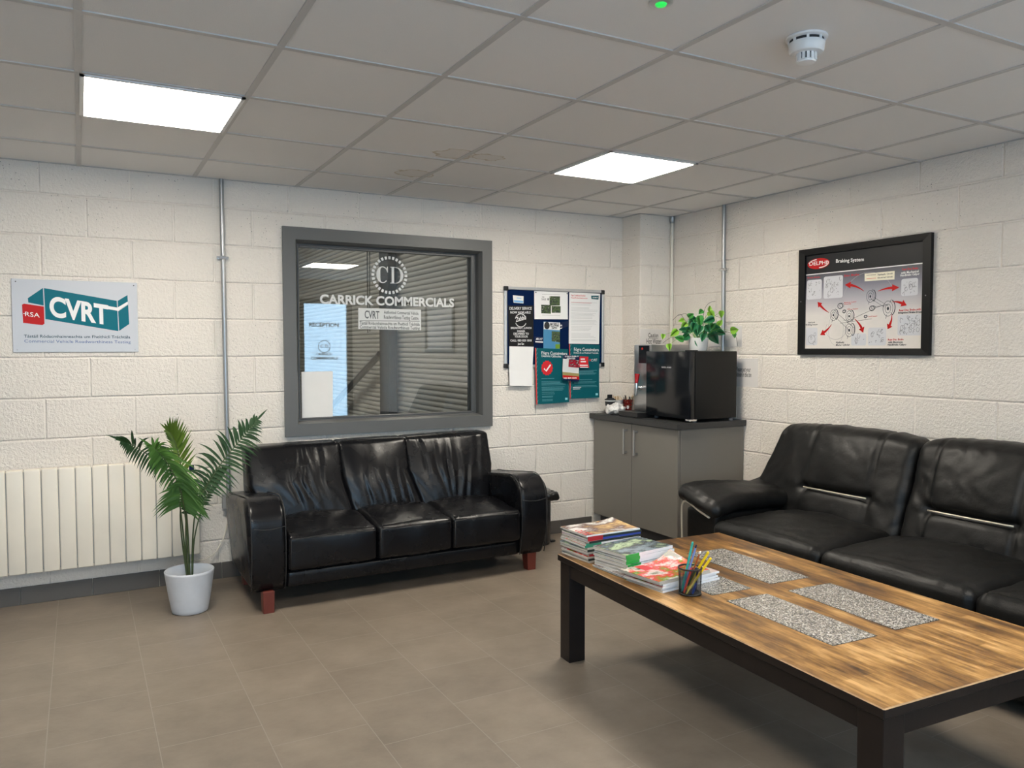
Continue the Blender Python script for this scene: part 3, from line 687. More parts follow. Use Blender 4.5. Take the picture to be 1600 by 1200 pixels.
# ceiling grid
GX, GY = -4.0518, -2.2981
b = MB()
k = -5
while GX+0.6*k < 0.0:
    x = GX+0.6*k
    if x > XL+0.02: b.box(x-0.012, x+0.012, YF, 0, H-0.004, H+0.002)
    k += 1
for k in range(-7, 4):
    y = GY+0.6*k
    if y > YF: b.box(XL, 0, y-0.012, y+0.012, H-0.0045, H+0.002)
struct(b.build('trim_1', M['tbar']))
b = MB()
b.box(XL, -0.312, -0.020, 0, H-0.003, H+0.001); b.box(-0.020, 0, YF, -0.228, H-0.003, H+0.001)
b.box(-0.332, -0.312, -0.248, 0, H-0.003, H+0.001); b.box(-0.332, 0, -0.248, -0.228, H-0.003, H+0.001)
struct(b.build('trim_2', M['tbar']))

# ---------------------------------------------------------------- ceiling light panels
M['emit'] = mat('light_diffuser', (0.9, 0.9, 0.9), 0.5, emit=(1.0, 0.925, 0.80), es=PANEL)
LP = [(-3.752, -1.398, 'square ceiling light panel over the radiator and potted palm'),
      (-1.352, -1.398, 'square ceiling light panel nearest the corner with the fridge'),
      (-1.352, -4.398, 'square ceiling light panel behind the camera seen mirrored in the office window'),
      (-3.752, -4.398, 'square ceiling light panel behind the camera near the glazed front')]
for x, y, lab in LP:
    t = thing('ceiling_light', lab, 'ceiling light', (x, y, H-0.012), 'recessed ceiling light panels')
    b = MB()
    for q in (-1, 1):
        b.box(x-0.296, x+0.296, y+q*0.288-0.008, y+q*0.288+0.008, H-0.010, H-0.001)
        b.box(x+q*0.288-0.008, x+q*0.288+0.008, y-0.296, y+0.296, H-0.010, H-0.001)
    b.build('light_frame', M['white'], t)
    b = MB(); b.box(x-0.281, x+0.281, y-0.281, y+0.281, H-0.007, H-0.001); b.build('diffuser', M['emit'], t)

# ---------------------------------------------------------------- window in the back wall
WX0, WX1, WZ0, WZ1 = -2.944, -1.474, 0.848, 2.172
wn = thing('window_1', '', '', ((WX0+WX1)/2, 0, WZ0)); del wn['label']; del wn['category']; struct(wn)
b = MB()
def mitred(b, o, i, yo, yi):
    """four mitred boards: outer rect o, inner rect i; front face at yo (outer edge) and yi (inner edge)"""
    ox0, ox1, oz0, oz1 = o; ix0, ix1, iz0, iz1 = i
    O = [(ox0, oz0), (ox1, oz0), (ox1, oz1), (ox0, oz1)]; I = [(ix0, iz0), (ix1, iz0), (ix1, iz1), (ix0, iz1)]
    for k in range(4):
        a, c = O[k], O[(k+1) % 4]; e, f = I[(k+1) % 4], I[k]
        b.quad((a[0], yo, a[1]), (c[0], yo, c[1]), (e[0], yi, e[1]), (f[0], yi, f[1]))
OUT = (WX0, WX1, WZ0, WZ1)
R1 = (WX0+0.078, WX1-0.078, WZ0+0.078, WZ1-0.078)
R2 = (WX0+0.092, WX1-0.092, WZ0+0.090, WZ1-0.092)
R3 = (R2[0]+0.002, R2[1]-0.002, R2[2]+0.002, R2[3]-0.002)
mitred(b, OUT, OUT, 0.0, -0.024) if False else None
for (xa, za, xb, zb) in ((OUT[0], OUT[2], OUT[1], OUT[2]), (OUT[1], OUT[2], OUT[1], OUT[3]), (OUT[1], OUT[3], OUT[0], OUT[3]), (OUT[0], OUT[3], OUT[0], OUT[2])):
    b.quad((xa, 0, za), (xb, 0, zb), (xb, -0.024, zb), (xa, -0.024, za))
mitred(b, OUT, R1, -0.024, -0.024)
mitred(b, R1, R2, -0.024, 0.012)
mitred(b, R2, R3, 0.012, 0.055)
mitred(b, R3, (R3[0]+0.010, R3[1]-0.010, R3[2]+0.010, R3[3]-0.010), 0.055, 0.055)
b.build('window_frame', M['frame'], wn, fix=True)
b = MB()
R4 = (R3[0]+0.008, R3[1]-0.008, R3[2]+0.008, R3[3]-0.008)
for x0, x1, z0, z1 in ((R4[0], R4[0]+0.014, R4[2], R4[3]), (R4[1]-0.030, R4[1], R4[2], R4[3]), (R4[0]+.014, R4[1]-.03, R4[3]-0.016, R4[3]), (R4[0]+.014, R4[1]-.03, R4[2], R4[2]+0.010)):
    b.box(x0, x1, 0.050, 0.073, z0, z1, bev=0.004)
b.build('glazing_bead', M['frame_d'], wn)
b = MB(); b.box(R3[0], R3[1], 0.078, 0.082, R3[2], R3[3]); b.build('window_pane', M['glass'], wn)
b = MB(); b.box(R3[0]-.01, R3[1]+.01, 0.083, 0.2, R3[2]-.01, R3[2]); b.box(R3[0]-.01, R3[1]+.01, 0.083, 0.2, R3[3], R3[3]+.01); b.box(R3[0]-.012, R3[0], 0.083, 0.2, R3[2], R3[3]); b.box(R3[1], R3[1]+.012, 0.083, 0.2, R3[2], R3[3]); b.build('window_reveal', M['frame_d'], wn)

PG = lambda u, v, dd: (u, 0.0775-dd, v)
# lettering and stickers on the pane
(u0, v0), (u1, v1), (_, vt) = A['gl_word']
b = MB(); b.text('CARRICK COMMERCIALS', u0, v0, u1, vt, PG, 0, bold=0.035)
tag(b.build('window_lettering', M['vinyl']), 'grey vinyl firm name across the upper half of the office window', 'window lettering')
(cx, cz), _ = A['gl_cd']
t = thing('window_emblem', 'round grey emblem of two capitals inside a broken ring on the office window', 'emblem', (cx, 0.0775, cz))
b = MB()
for k in range(28):
    a = 2*pi*k/28
    b.disc((cx, cz), 0.128, 0.128, PG, 0, 3, ring=0.020, a0=a-0.068, a1=a+0.068)
b.build('broken_ring', M['vinyl'], t)
def serif_C(b, x0, x1, z0, z1, P, d):
    cx_, cz_, ru, rv = (x0+x1)/2+0.004, (z0+z1)/2, (x1-x0)/2, (z1-z0)/2
    n = 26; o = []; i = []
    for k in range(n+1):
        a = radians(42)+(2*pi-radians(88))*k/n
        wv = 0.006+0.019*max(0, -cos(a))**0.8 if True else 0
        o.append((cx_+ru*cos(a), cz_+rv*sin(a))); i.append((cx_+(ru-wv-0.003)*cos(a), cz_+(rv-0.006)*sin(a)))
    for k in range(n): b.poly([P(*o[k], d), P(*o[k+1], d), P(*i[k+1], d), P(*i[k], d)])
    b.poly([P(x1-0.008, z1-0.002, d), P(x1-0.002, z1+0.001, d), P(x1-0.001, z1-0.040, d), P(x1-0.007, z1-0.040, d), P(x1-0.016, z1-0.020, d)])
def serif_D(b, x0, x1, z0, z1, P, d):
    b.poly([P(x0, z0, d), P(x0+0.040, z0, d), P(x0+0.040, z0+0.005, d), P(x0, z0+0.005, d)])
    b.poly([P(x0, z1-0.005, d), P(x0+0.040, z1-0.005, d), P(x0+0.040, z1, d), P(x0, z1, d)])
    b.poly([P(x0+0.010, z0+0.005, d), P(x0+0.028, z0+0.005, d), P(x0+0.028, z1-0.005, d), P(x0+0.010, z1-0.005, d)])
    cx_, cz_, ru, rv = x0+0.034, (z0+z1)/2, x1-x0-0.034, (z1-z0)/2
    n = 18
    for k in range(n):
        q = []
        for kk in (k, k+1):
            a = -pi/2+pi*kk/n; wv = 0.004+0.018*max(0, cos(a))
            q.append(((cx_+ru*cos(a), cz_+rv*sin(a)), (cx_+(ru-wv)*cos(a), cz_+(rv-0.005)*sin(a))))
        b.poly([P(*q[0][0], d), P(*q[1][0], d), P(*q[1][1], d), P(*q[0][1], d)])
    
b = MB(); serif_C(b, cx-0.098, cx-0.010, cz-0.055, cz+0.058, PG, 0); serif_D(b, cx+0.004, cx+0.100, cz-0.055, cz+0.058, PG, 0)
b.build('capitals', M['vinyl'], t)
q = A['gl_stick']; t = thing('window_sticker', 'pale grey oblong testing centre sticker under the lettering on the office window', 'sticker', (q[3][0], 0.077, q[3][1]))
b = MB(); b.prism([q[3], q[2], q[1], q[0]], PG, 0.0, 0.0008); b.build('sticker_sheet', M['vinyl'], t)
b = MB(); PGs = lambda u, v, dd: (u, 0.0775-0.0012, v)
def tx(b, key, body, P, d=0, bold=0.0, arr=A, **kw):
    (a0, b0), (a1, b1), (_, b2) = arr[key]
    b.text(body, a0, b0, a1, b2, P, d, bold=bold, shear=(b1-b0)/(a1-a0), **kw); return b
tx(b, 'gl_st_c', 'CVRT', PGs, bold=0.02)
tx(b, 'gl_st1', 'Authorised Commercial Vehicle', PGs, bold=0.02, res=1); tx(b, 'gl_st2', 'Roadworthiness Testing Centre', PGs, bold=0.02, res=1)
tx(b, 'gl_st3', 'Tástáil Ródacmhainneachta um Fheithiclí Tráchtála', PGs, bold=0.02, res=1); tx(b, 'gl_st4', 'Commercial Vehicle Roadworthiness Testing', PGs, bold=0.02, res=1)
b.line(A['gl_stl'][0], A['gl_stl'][1], 0.004, PGs, 0)
b.build('sticker_print', M['vinyld'], t)
q = A['gl_sheet']; b = MB(); b.prism([q[3], q[2], q[1], q[0]], PG, 0.002, 0.004)
tag(b.build('paper_sheet', M['paper']), 'blank white sheet of paper taped inside the lower left corner of the office window', 'paper')
# workshop beyond the glass
gy = 0.45
b = MB(); b.box(-9, 1.0, 0.2, 15, -0.12, 0.0); struct(b.build('floor_beyond', mat('workshop_concrete', (0.22, 0.21, 0.20), 0.7, var=0.2)))
b = MB(); b.box(-9, 1.0, 0.2, 15, 5.0, 5.1); struct(b.build('ceiling_beyond', mat('workshop_roof', (0.35, 0.35, 0.35), 0.7)))
b = MB(); b.box(-9.1, 1.0, 15.0, 15.1, 0, 5.0); b.box(-9.1, -9.0, 0.2, 15, 0, 5.0); b.box(-9, 1.0, 0.2, 0.25, 2.40, 5.0); b.box(-9, -7.4, 0.2, 0.25, 0, 2.4); b.box(0.21, 0.35, 0.21, 2.4, 0, 5.0); b.box(0.36, 0.46, 0.2, 15, 0, 5.0); struct(b.build('wall_beyond', mat('workshop_wall', (0.4, 0.4, 0.39), 0.7)))
slat = mat('shutter_slat', (0.40, 0.385, 0.35), 0.5, metal=0.0, var=0.15, stretch=(1, 0.3, 13))
prof = []
P0 = 0.0745
for k in range(int(4.9/P0)):
    z = k*P0
    for f, dx in ((0.0, 0.022), (0.10, 0.020), (0.16, 0.004), (0.35, -0.006), (0.60, -0.009), (0.85, 0.0), (0.93, 0.018)):
        prof.append((0.24+dx, z+f*P0))
for nm, y0, y1 in (('wall_shutter_near', 2.4, 6.48), ('wall_shutter_far', 6.62, 14.9)):
    b = MB(); vs0 = [b.bm.verts.new((x, y0, z)) for x, z in prof]; vs1 = [b.bm.verts.new((x, y1, z)) for x, z in prof]
    for k in range(len(prof)-1): b.bm.faces.new((vs0[k], vs1[k], vs1[k+1], vs0[k+1]))
    struct(b.build(nm, slat))
t = thing('steel_column', 'dark steel column with a slanting brace behind the office window', 'column', (0.15, 6.5, 0))
b = MB()
b.box(0.06, 0.22, 6.48, 6.50, 0, 5.0); b.box(0.06, 0.22, 6.62, 6.64, 0, 5.0)
b.box(0.04, 0.06, 6.36, 6.76, 0, 5.0); b.build('post', mat('column_paint', (0.012, 0.014, 0.015), 0.6), t)
b = MB(); b.tube([(0.05, 6.78, 1.32), (0.05, 10.25, 0.05)], 0.055, 6); b.build('brace', M['black'], t)
b = MB(); b.tube([(A['gl_cord'][0][0], 0.105, R3[3]-0.004), (A['gl_cord'][1][0], 0.105, A['gl_cord'][1][1])], 0.0035, 6); b.tube([(A['gl_cord2'][0][0]+0.004, 0.105, R3[3]-0.004), (A['gl_cord2'][1][0], 0.105, A['gl_cord2'][1][1])], 0.0035, 6)
tag(b.build('hanging_cord', M['black']), 'thin dark double cord hanging behind the office window left of the emblem', 'cord')
l = bpy.data.lights.new('workshop_light', 'AREA'); l.shape = 'RECTANGLE'; l.size = 1.2; l.size_y = 8; l.energy = 85; l.color = (1, 0.96, 0.88)
o = bpy.data.objects.new('workshop_light', l); COL.objects.link(o); o.location = (-3.5, 7.0, 4.6); o.rotation_euler = (0, radians(-25), 0)

# ---------------------------------------------------------------- conduits, socket
t = thing('conduit', 'galvanised conduit pipe running down the long wall beside the radiator', 'pipe', (-3.298, -0.02, 0.52))
b = MB(); b.tube([(-3.302, -0.020, H-0.002), (-3.298, -0.020, 1.4), (-3.291, -0.020, 0.525)], 0.0135, 12); b.build('pipe', M['steel'], t, smooth=True, sharp=50)
def clip(t, x, y, z, ax):
    b = MB()
    if ax == 'x':
        b.box(x-0.020, x+0.020, y-0.017, y+0.016, z-0.010, z+0.010, bev=0.003)
        for s_ in (-1, 1): b.lathe([(0.007, -0.020), (0.007, 0.0)], (x+s_*0.026, y+0.005, z), 10, axis='y'); b.box(x+s_*.026-.006, x+s_*.026+.006, y+.003, y+.019, z-.008, z+.008)
    else:
        b.box(x-0.017, x+0.016, y-0.020, y+0.020, z-0.010, z+0.010, bev=0.003)
        for s_ in (-1, 1): b.lathe([(0.007, -0.020), (0.007, 0.0)], (x+0.005, y+s_*0.026, z), 10, axis='x'); b.box(x+.003, x+.019, y+s_*.026-.006, y+s_*.026+.006, z-.008, z+.008)
    b.build('clip', M['chrome'], t)
clip(t, -3.302, -0.020, 1.955, 'x')
t = thing('conduit', 'galvanised conduit pipe on the side wall behind the leafy plant on the fridge', 'pipe', (-0.02, -0.812, 0.92))
b = MB(); b.tube([(-0.020, -0.810, H-0.002), (-0.020, -0.812, 0.92)], 0.0135, 12); b.build('pipe', M['steel'], t, smooth=True, sharp=50)
clip(t, -0.020, -0.812, 1.965, 'y')
t = thing('conduit', 'cream painted conduit pipe with a metal collar in the corner above the boiler', 'pipe', (-0.018, -0.246, 0.92))
b = MB(); b.tube([(-0.018, -0.246, H-0.045), (-0.018, -0.246, 0.915)], 0.0125, 12); b.build('pipe', mat('cream_paint', (0.78, 0.74, 0.66), 0.5), t, smooth=True, sharp=50)
b = MB(); b.tube([(-0.018, -0.246, H-0.003), (-0.018, -0.246, H-0.012), (-0.018, -0.246, H-0.05), (-0.018, -0.246, H-0.055)], [0.019, 0.019, 0.017, 0.013], 12); b.build('collar', M['steel'], t, smooth=True, sharp=40)
t = thing('switch_box', 'grey metal switch box on the wall at the left arm of the three-seat sofa', 'switch', (-3.29, 0, 0.43))
b = MB(); b.box(-3.330, -3.250, -0.040, -0.001, 0.430, 0.522, bev=0.005); b.build('back_box', M['greypl'], t)
b = MB(); b.box(-3.302, -3.276, -0.047, -0.040, 0.480, 0.512, bev=0.003); b.box(-3.304, -3.268, -0.046, -0.040, 0.445, 0.470, bev=0.003); b.build('rocker', M['white'], t)
b = MB(); b.tube([(-3.29, -0.02, 0.430), (-3.29, -0.02, 0.395)], 0.012, 10); b.build('gland', M['greypl'], t)
b = MB(); b.tube([(-3.295, -0.022, 0.394), (-3.305, -0.022, 0.33), (-3.325, -0.022, 0.25), (-3.37, -0.022, 0.17), (-3.43, -0.03, 0.135), (-3.49, -0.05, 0.135), (-3.52, -0.06, 0.16)], 0.0035, 8)
tag(b.build('power_cable', M['cream'], smooth=True), 'thin cream cable looping from the switch box to the radiator', 'cable')

# ---------------------------------------------------------------- radiator
t = thing('radiator', 'long cream electric radiator of upright fins under the testing sign', 'radiator', (-4.3, -0.06, 0.16))
b = MB(); xr = -3.541; n = 0
while xr-0.0815*(n+1) > -5.2:
    x1 = xr-0.0815*n; x0 = x1-0.0775
    b.box(x0, x1, -0.088, -0.026, 0.186, 0.752, bev=0.006, seg=3)
    n += 1
b.build('fins', M['cream'], t, smooth=True, sharp=40)
XR0 = xr-0.0815*n
b = MB(); b.box(XR0, xr, -0.078, -0.040, 0.20, 0.74); b.box(XR0+0.3, XR0+0.34, -0.04, -0.001, 0.3, 0.6); b.box(xr-0.34, xr-0.3, -0.04, -0.001, 0.3, 0.6); b.build('core', M['greypl'], t)
b = MB(); b.box(-3.5375, -3.468, -0.090, -0.024, 0.186, 0.752, bev=0.008, seg=3); e = b.build('control_end', M['cream'], t, smooth=True, sharp=40)
b = MB(); b.box(-3.522, -3.494, -0.0915, -0.0895, 0.682, 0.722, bev=0.0008); b.build('display', M['navyp'], e)
b = MB()
for kx in range(3):
    for kz in range(2): b.lathe([(0.0028, -0.0015), (0.0028, 0.001)], (-3.518+kx*0.009, -0.0905, 0.670-kz*0.010), 8, axis='y')
b.build('button', M['inkg'], e)

# ---------------------------------------------------------------- testing sign
PS = lambda u, v, dd: (u, -0.009-dd, v)
q = A['cv_outer']; t = thing('wall_sign', 'pale blue-grey testing sign with a teal block emblem above the radiator', 'sign', (-4.08, -0.005, 1.39))
b = MB(); b.box(-4.3878, -3.772, -0.009, -0.001, 1.389, 1.787, bev=0.001, seg=1); b.build('board', M['sign'], t)
b = MB()
for k in ('cv_tl', 'cv_tm', 'cv_tru', 'cv_trl'): b.poly([PS(*p, 0.0006) for p in A[k]][::-1])
b.build('teal_emblem', M['teal'], t)
b = MB(); b.poly([PS(*p, 0.0008) for p in A['cv_red']][::-1]); b.build('red_badge', M['red'], t)
b = MB()
q = A['cv_bar']; b.poly([PS(*q[i], 0.0012) for i in (5, 4, 1, 0)]); b.poly([PS(*q[i], 0.0012) for i in (4, 3, 2, 1)])
(a0, b0), (a1, b1), (_, b2) = A['cv_word']
b.text('CVRT', a0, b0, a1, b2, lambda u, v, dd: PS(u, v, 0.0016), 0, bold=0.035, shear=(b1-b0)/(a1-a0), res=8)
tx(b, 'cv_rsa', 'RSA', lambda u, v, dd: PS(u, v, 0.0014)); b.line(A['cv_rsal'][0], A['cv_rsal'][1], 0.003, PS, 0.0014)
b.build('white_lettering', M['whitep'], t)
b = MB(); tx(b, 'cv_l1', 'Tástáil Ródacmhainneachta um Fheithiclí Tráchtála', lambda u, v, dd: PS(u, v, 0.0008), bold=0.012); b.build('lettering', M['slate'], t)
b = MB(); tx(b, 'cv_l2', 'Commercial Vehicle Roadworthiness Testing', lambda u, v, dd: PS(u, v, 0.0008)); b.build('lettering', M['bluep'], t)
for u, v in ((-4.367, 1.772), (-3.790, 1.770), (-3.79, 1.402), (-4.368, 1.402)):
    b = MB(); b.lathe([(0.0035, -0.0015), (0.0025, -0.0005), (0.0025, 0.0)], (u, -0.009, v), 10, axis='y'); b.build('screw', M['steel'] if v < 1.5 else M['ink'], t)

# ---------------------------------------------------------------- notice board and its papers
bx0, bx1, bz0, bz1 = -1.3715, -0.493, 1.264, 1.854
t = thing('notice_board', 'navy felt notice board with aluminium frame and black corners', 'notice board', ((bx0+bx1)/2, -0.01, bz0))
b = MB(); b.box(bx0+0.015, bx1-0.015, -0.010, -0.001, bz0+0.015, bz1-0.015); b.build('felt_panel', M['navy'], t)
b = MB()
for x0, x1, z0, z1 in ((bx0, bx1, bz0, bz0+0.022), (bx0, bx1, bz1-0.022, bz1), (bx0, bx0+0.022, bz0+0.022, bz1-0.022), (bx1-0.022, bx1, bz0+0.022, bz1-0.022)):
    b.box(x0, x1, -0.020, -0.001, z0, z1, bev=0.004)
b.build('frame', M['alu'], t)
for x0, z0 in ((bx0, bz0), (bx1-0.03, bz0), (bx0, bz1-0.03), (bx1-0.03, bz1-0.03)):
    b = MB(); b.box(x0-0.002, x0+0.032, -0.023, -0.0005, z0-0.002, z0+0.032, bev=0.005); b.build('corner_cap', M['black'], t)
PN = lambda u, v, dd: (u, -0.0108-dd, v)
def sheet(name, key, m, label, cat, lay=0, group=None, arr=A, P=PN):
    q = arr[key]; d = 0.0012+lay*0.003
    zs = [p[1] for p in q]; xs = [p[0] for p in q]
    t = thing(name, label, cat, (sum(xs)/4, P(0, 0, d)[1] if P is PN else 0, min(zs)), group)
    low = min(zs) < bz0 and P is PN
    b = MB()
    # a sheet with a slight lift at its foot
    (ax, az), (bx_, bz_), (cx_, cz_), (dx_, dz_) = q
    n = 8; rows = []
    for k in range(n+1):
        f = k/n; e = 0.004*f*f + (0.010*max(0, f-0.6)/0.4 if low else 0)
        rows.append([(ax+(dx_-ax)*f, az+(dz_-az)*f, e), (bx_+(cx_-bx_)*f, bz_+(cz_-bz_)*f, e)])
    dd = d + (0.010 if low else 0)
    for s_, off in ((1, 0.0006), (-1, 0.0)):
        g = [[b.bm.verts.new(P(u, v, dd+e+off)) for u, v, e in r_] for r_ in rows]
        for k in range(n):
            f = (g[k][0], g[k+1][0], g[k+1][1], g[k][1]); b.bm.faces.new(f if s_ > 0 else f[::-1])
    b.build('sheet', m, t)
    def PP(u, v, x):
        f = max(0, min(1, (az-v)/(az-dz_))); e = 0.004*f*f + (0.010*max(0, f-0.6)/0.4 if low else 0)
        return P(u, v, dd+e+0.0013+x)
    return t, PP
def rows(b, P, x0, x1, z0, z1, n, wd, rag=0.25, seed=1):
    rr = random.Random(seed)
    for k in range(n):
        z = z0+(z1-z0)*k/max(1, n-1)
        b.line((x0, z), (x1-(x1-x0)*rag*rr.random(), z), wd, P, 0)
t, P = sheet('calling_card', 'nb_card', M['paper'], 'small pale blue calling card at the top left of the notice board', 'card')
q = A['nb_card']; b = MB(); b.poly([P(q[3][0]+.004, q[3][1]+.004, 0), P(q[2][0]-.004, q[2][1]+.004, 0), P(q[1][0]-.004, q[1][1]-.035, 0), P(q[0][0]+.004, q[0][1]-.035, 0)]); b.line((q[0][0]+.03, q[0][1]-.018), (q[1][0]-.02, q[1][1]-.018), .005, P, 0); b.build('print', mat('pale_blue_print', sr(120, 175, 220), 0.4), t)
t, P = sheet('delivery_poster', 'nb_black', M['blackp'], 'black food delivery poster with white capitals at the left of the notice board', 'poster')
b = MB()
for k, s_ in (('nb_d1', 'DELIVERY SERVICE'), ('nb_d2', 'NOW AVAILABLE'), ('nb_d3', 'BREAKFAST, LUNCH'), ('nb_d4', 'DINNER'), ('nb_d5', 'DELIVERED TO'), ('nb_d6', 'YOUR DOOR'), ('nb_d7', 'CALL: 083 020 1818'), ('nb_d8', 'Just Eat')):
    tx(b, k, s_, P, bold=0.015, res=2)
cx, cz = A['nb_dc'][0]; b.disc((cx, cz), 0.050, 0.050, P, 0, 30, ring=0.005, a0=radians(25), a1=radians(165)); b.disc((cx, cz), 0.050, 0.050, P, 0, 30, ring=0.005, a0=radians(205), a1=radians(335))
b.text('Zabbia', cx-0.042, cz-0.012, cx+0.045, cz+0.022, P, 0, bold=0.02, shear=0.25)
b.build('lettering', M['whitep'], t)
sheet('blank_sheet', 'nb_blank', M['whitep'], 'plain white sheet pinned under the black delivery poster', 'paper', lay=0)
t, P = sheet('photo_sheet', 'nb_photos', M['whitep'], 'white sheet with three small vehicle photographs at the top of the notice board', 'paper')
pm = art_mat('vehicle_photo', [sr(30, 45, 30), sr(88, 108, 70), sr(40, 50, 50), sr(165, 178, 150)], 55, 2.0)
for k in ('nb_ph1', 'nb_ph2', 'nb_ph3'):
    b = MB(); b.poly([P(*p, 0) for p in A[k]][::-1]); b.build('photograph', pm, t)
q = A['nb_phl']; b = MB(); b.text('FOR', q[0][0], q[0][1]-0.018, q[0][0]+0.02, q[0][1]-0.008, P, 0, bold=.02); b.text('SALE', q[0][0]-0.004, q[0][1]-0.036, q[0][0]+0.035, q[0][1]-0.022, P, 0, bold=.02); b.disc((q[1][0]-0.006, q[1][1]-.03), .007, .010, P, 0, 12)
rows(b, P, q[0][0], A['nb_ph3'][1][0], A['nb_photos'][0][1]-0.022, A['nb_photos'][0][1]-0.022, 1, 0.002); rows(b, P, q[0][0], A['nb_ph3'][1][0], A['nb_ph3'][3][1]-0.018, A['nb_ph3'][3][1]-0.018, 1, 0.002)
b.build('lettering', M['inkg'], t)
for u in (A['nb_photos'][0][0]+0.01, A['nb_photos'][1][0]-0.01):
    b = MB(); b.lathe([(0.004, -0.012), (0.005, -0.007), (0.002, -0.005), (0.002, 0.0)], (u, -0.0125, A['nb_photos'][0][1]-0.010), 10, axis='y'); tag(b.build('push_pin', M['inkg'], smooth=True), 'tiny dark push pin at the top of the white sheet of vehicle photographs', 'push pin', 'push pins on the sheet of vehicle photographs')
t, P = sheet('navy_card', 'nb_navy', M['navyp'], 'small tilted navy card between the photograph sheet and the long letter', 'card', lay=0)
q = A['nb_navy']; b = MB(); b.line((q[3][0], q[3][1]+.004), (q[2][0], q[2][1]+.004), .006, P, 0); b.text('aic', q[0][0]+.008, q[0][1]-.024, q[0][0]+.026, q[0][1]-.010, P, 0, bold=.03); b.build('lettering', M['whitep'], t)
t, P = sheet('company_card', 'nb_logo', M['navyp'], 'small navy card with a white stripe left of the blue flyer', 'card')
q = A['nb_logo']; b = MB(); b.text('aic', q[0][0]+.014, q[0][1]-.022, q[0][0]+.036, q[0][1]-.008, P, 0, bold=.03); b.text('NDP', q[0][0]+.042, q[0][1]-.022, q[0][0]+.068, q[0][1]-.011, P, 0); b.line((q[3][0]+.004, q[3][1]+.010), (q[2][0]-.004, q[2][1]+.010), .008, P, 0); b.line((q[3][0]+.01, q[3][1]+.026), (q[2][0]-.01, q[2][1]+.026), .002, P, 0); b.build('lettering', M['whitep'], t)
t, P = sheet('blue_flyer', 'nb_flyer', mat('blue_flyer', sr(70, 135, 178), 0.45), 'blue flyer with a round black emblem in the middle of the notice board', 'flyer', lay=1)
b = MB(); b.poly([P(*p, 0) for p in A['nb_flyw']][::-1]); b.build('white_band', M['whitep'], t)
b = MB(); b.disc(A['nb_flyc'][0], .024, .028, P, .0006, 20)
for k, s_ in (('nb_f1', 'MOBILE'), ('nb_f2', 'TRACTOR'), ('nb_f3', 'LIMITED')): tx(b, k, s_, lambda u, v, x: P(u, v, x+.0006), bold=.03, res=1)
b.build('lettering', M['ink'], t)
b = MB(); b.poly([P(*p, 0.0006) for p in A['nb_flyph']][::-1]); b.build('photograph', pm, t)
b = MB(); b.poly([P(*p, 0.0008) for p in A['nb_flyg']][::-1]); b.build('green_badge', mat('green_print', sr(110, 150, 40), 0.4), t)
t, P = sheet('printed_letter', 'nb_letter', M['whitep'], 'long white printed letter at the top right of the notice board', 'paper')
q = A['nb_letter']; b = MB(); zt = q[0][1]; zb = q[3][1]; xa = q[0][0]+.015; xb = q[1][0]-.02
for f0, f1, n, sd in ((0.19, 0.24, 3, 1), (0.29, 0.36, 4, 2), (0.40, 0.50, 5, 3), (0.54, 0.62, 4, 4), (0.66, 0.74, 4, 5), (0.80, 0.88, 4, 6), (0.92, 0.94, 2, 7)):
    rows(b, P, xa, xb, zt+(zb-zt)*f0, zt+(zb-zt)*f1, n, 0.0019, 0.35, sd)
b.build('lettering', M['inkl'], t)
b = MB(); b.text('Fógra Custaiméara Dearbhú', xa, zt-.028, xa+.13, zt-.016, P, 0, bold=.01, res=1); b.text('Tástáil Ródacmhainneachta', xa, zt-.046, xa+.15, zt-.036, P, 0, bold=.01, res=1); b.line((xa, zt-.075), (xb-.06, zt-.077), .002, P, 0); b.build('red_heading', M['redp'], t)
b = MB(); b.poly([P(*p, 0.0006) for p in A['nb_cv']][::-1]); b.build('teal_emblem', M['tealp'], t)
b = MB(); b.text('CVRT', A['nb_cv'][0][0]+.014, A['nb_cv'][3][1]+.008, A['nb_cv'][1][0]-.008, A['nb_cv'][0][1]-.010, lambda u, v, x: P(u, v, .0012), 0, bold=.03); b.build('white_lettering', M['whitep'], t)
def stripe(t, P, q, wd):
    b = MB(); (x0, z0), (x1, z1) = q[0], q[3]
    b.poly([P(x0, z0, 0), P(x1, z1, 0), P(x1+wd, z1, 0), P(x0+wd, z0, 0)]); b.build('salmon_edge', M['salmon'], t)
    b = MB(); n = 13
    for k in range(n):
        z = z0+(z1-z0)*(k+0.3)/n; b.line((x0+wd+.001, z-.012), (x0+wd+.012, z+.008), .0025, P, 0)
    b.build('hatching', mat('pale_teal_print', sr(90, 165, 165), 0.4), t)
t, P = sheet('customer_notice', 'nb_teal1', M['tealp'], 'teal customer notice with a red tick badge at the foot of the notice board', 'notice', lay=0)
q = A['nb_teal1']; stripe(t, P, q, .010)
b = MB(); tx(b, 'nb_t1', 'Fógra Custaiméara', P, bold=.012); tx(b, 'nb_t1b', 'Dearbhú Cáilíochta', P, bold=.012, res=2); tx(b, 'nb_cv2', 'CV', P, bold=.01) if False else None
b.build('white_lettering', M['whitep'], t)
cx, cz = A['nb_badge'][0]; b = MB(); pts = []
for k in range(28):
    r_ = 0.0525 if k % 2 == 0 else 0.046; a = 2*pi*k/28; pts.append(P(cx+r_*cos(a), cz+r_*1.10*sin(a), .0004))
b.poly(pts); b.build('tick_badge', M['redp'], t)
b = MB(); b.path([(cx-.026, cz-.004), (cx-.008, cz-.022), (cx+.030, cz+.024)], .012, lambda u, v, x: P(u, v, .001), 0); b.build('tick', M['whitep'], t)
b = MB(); x0 = q[0][0]+.055
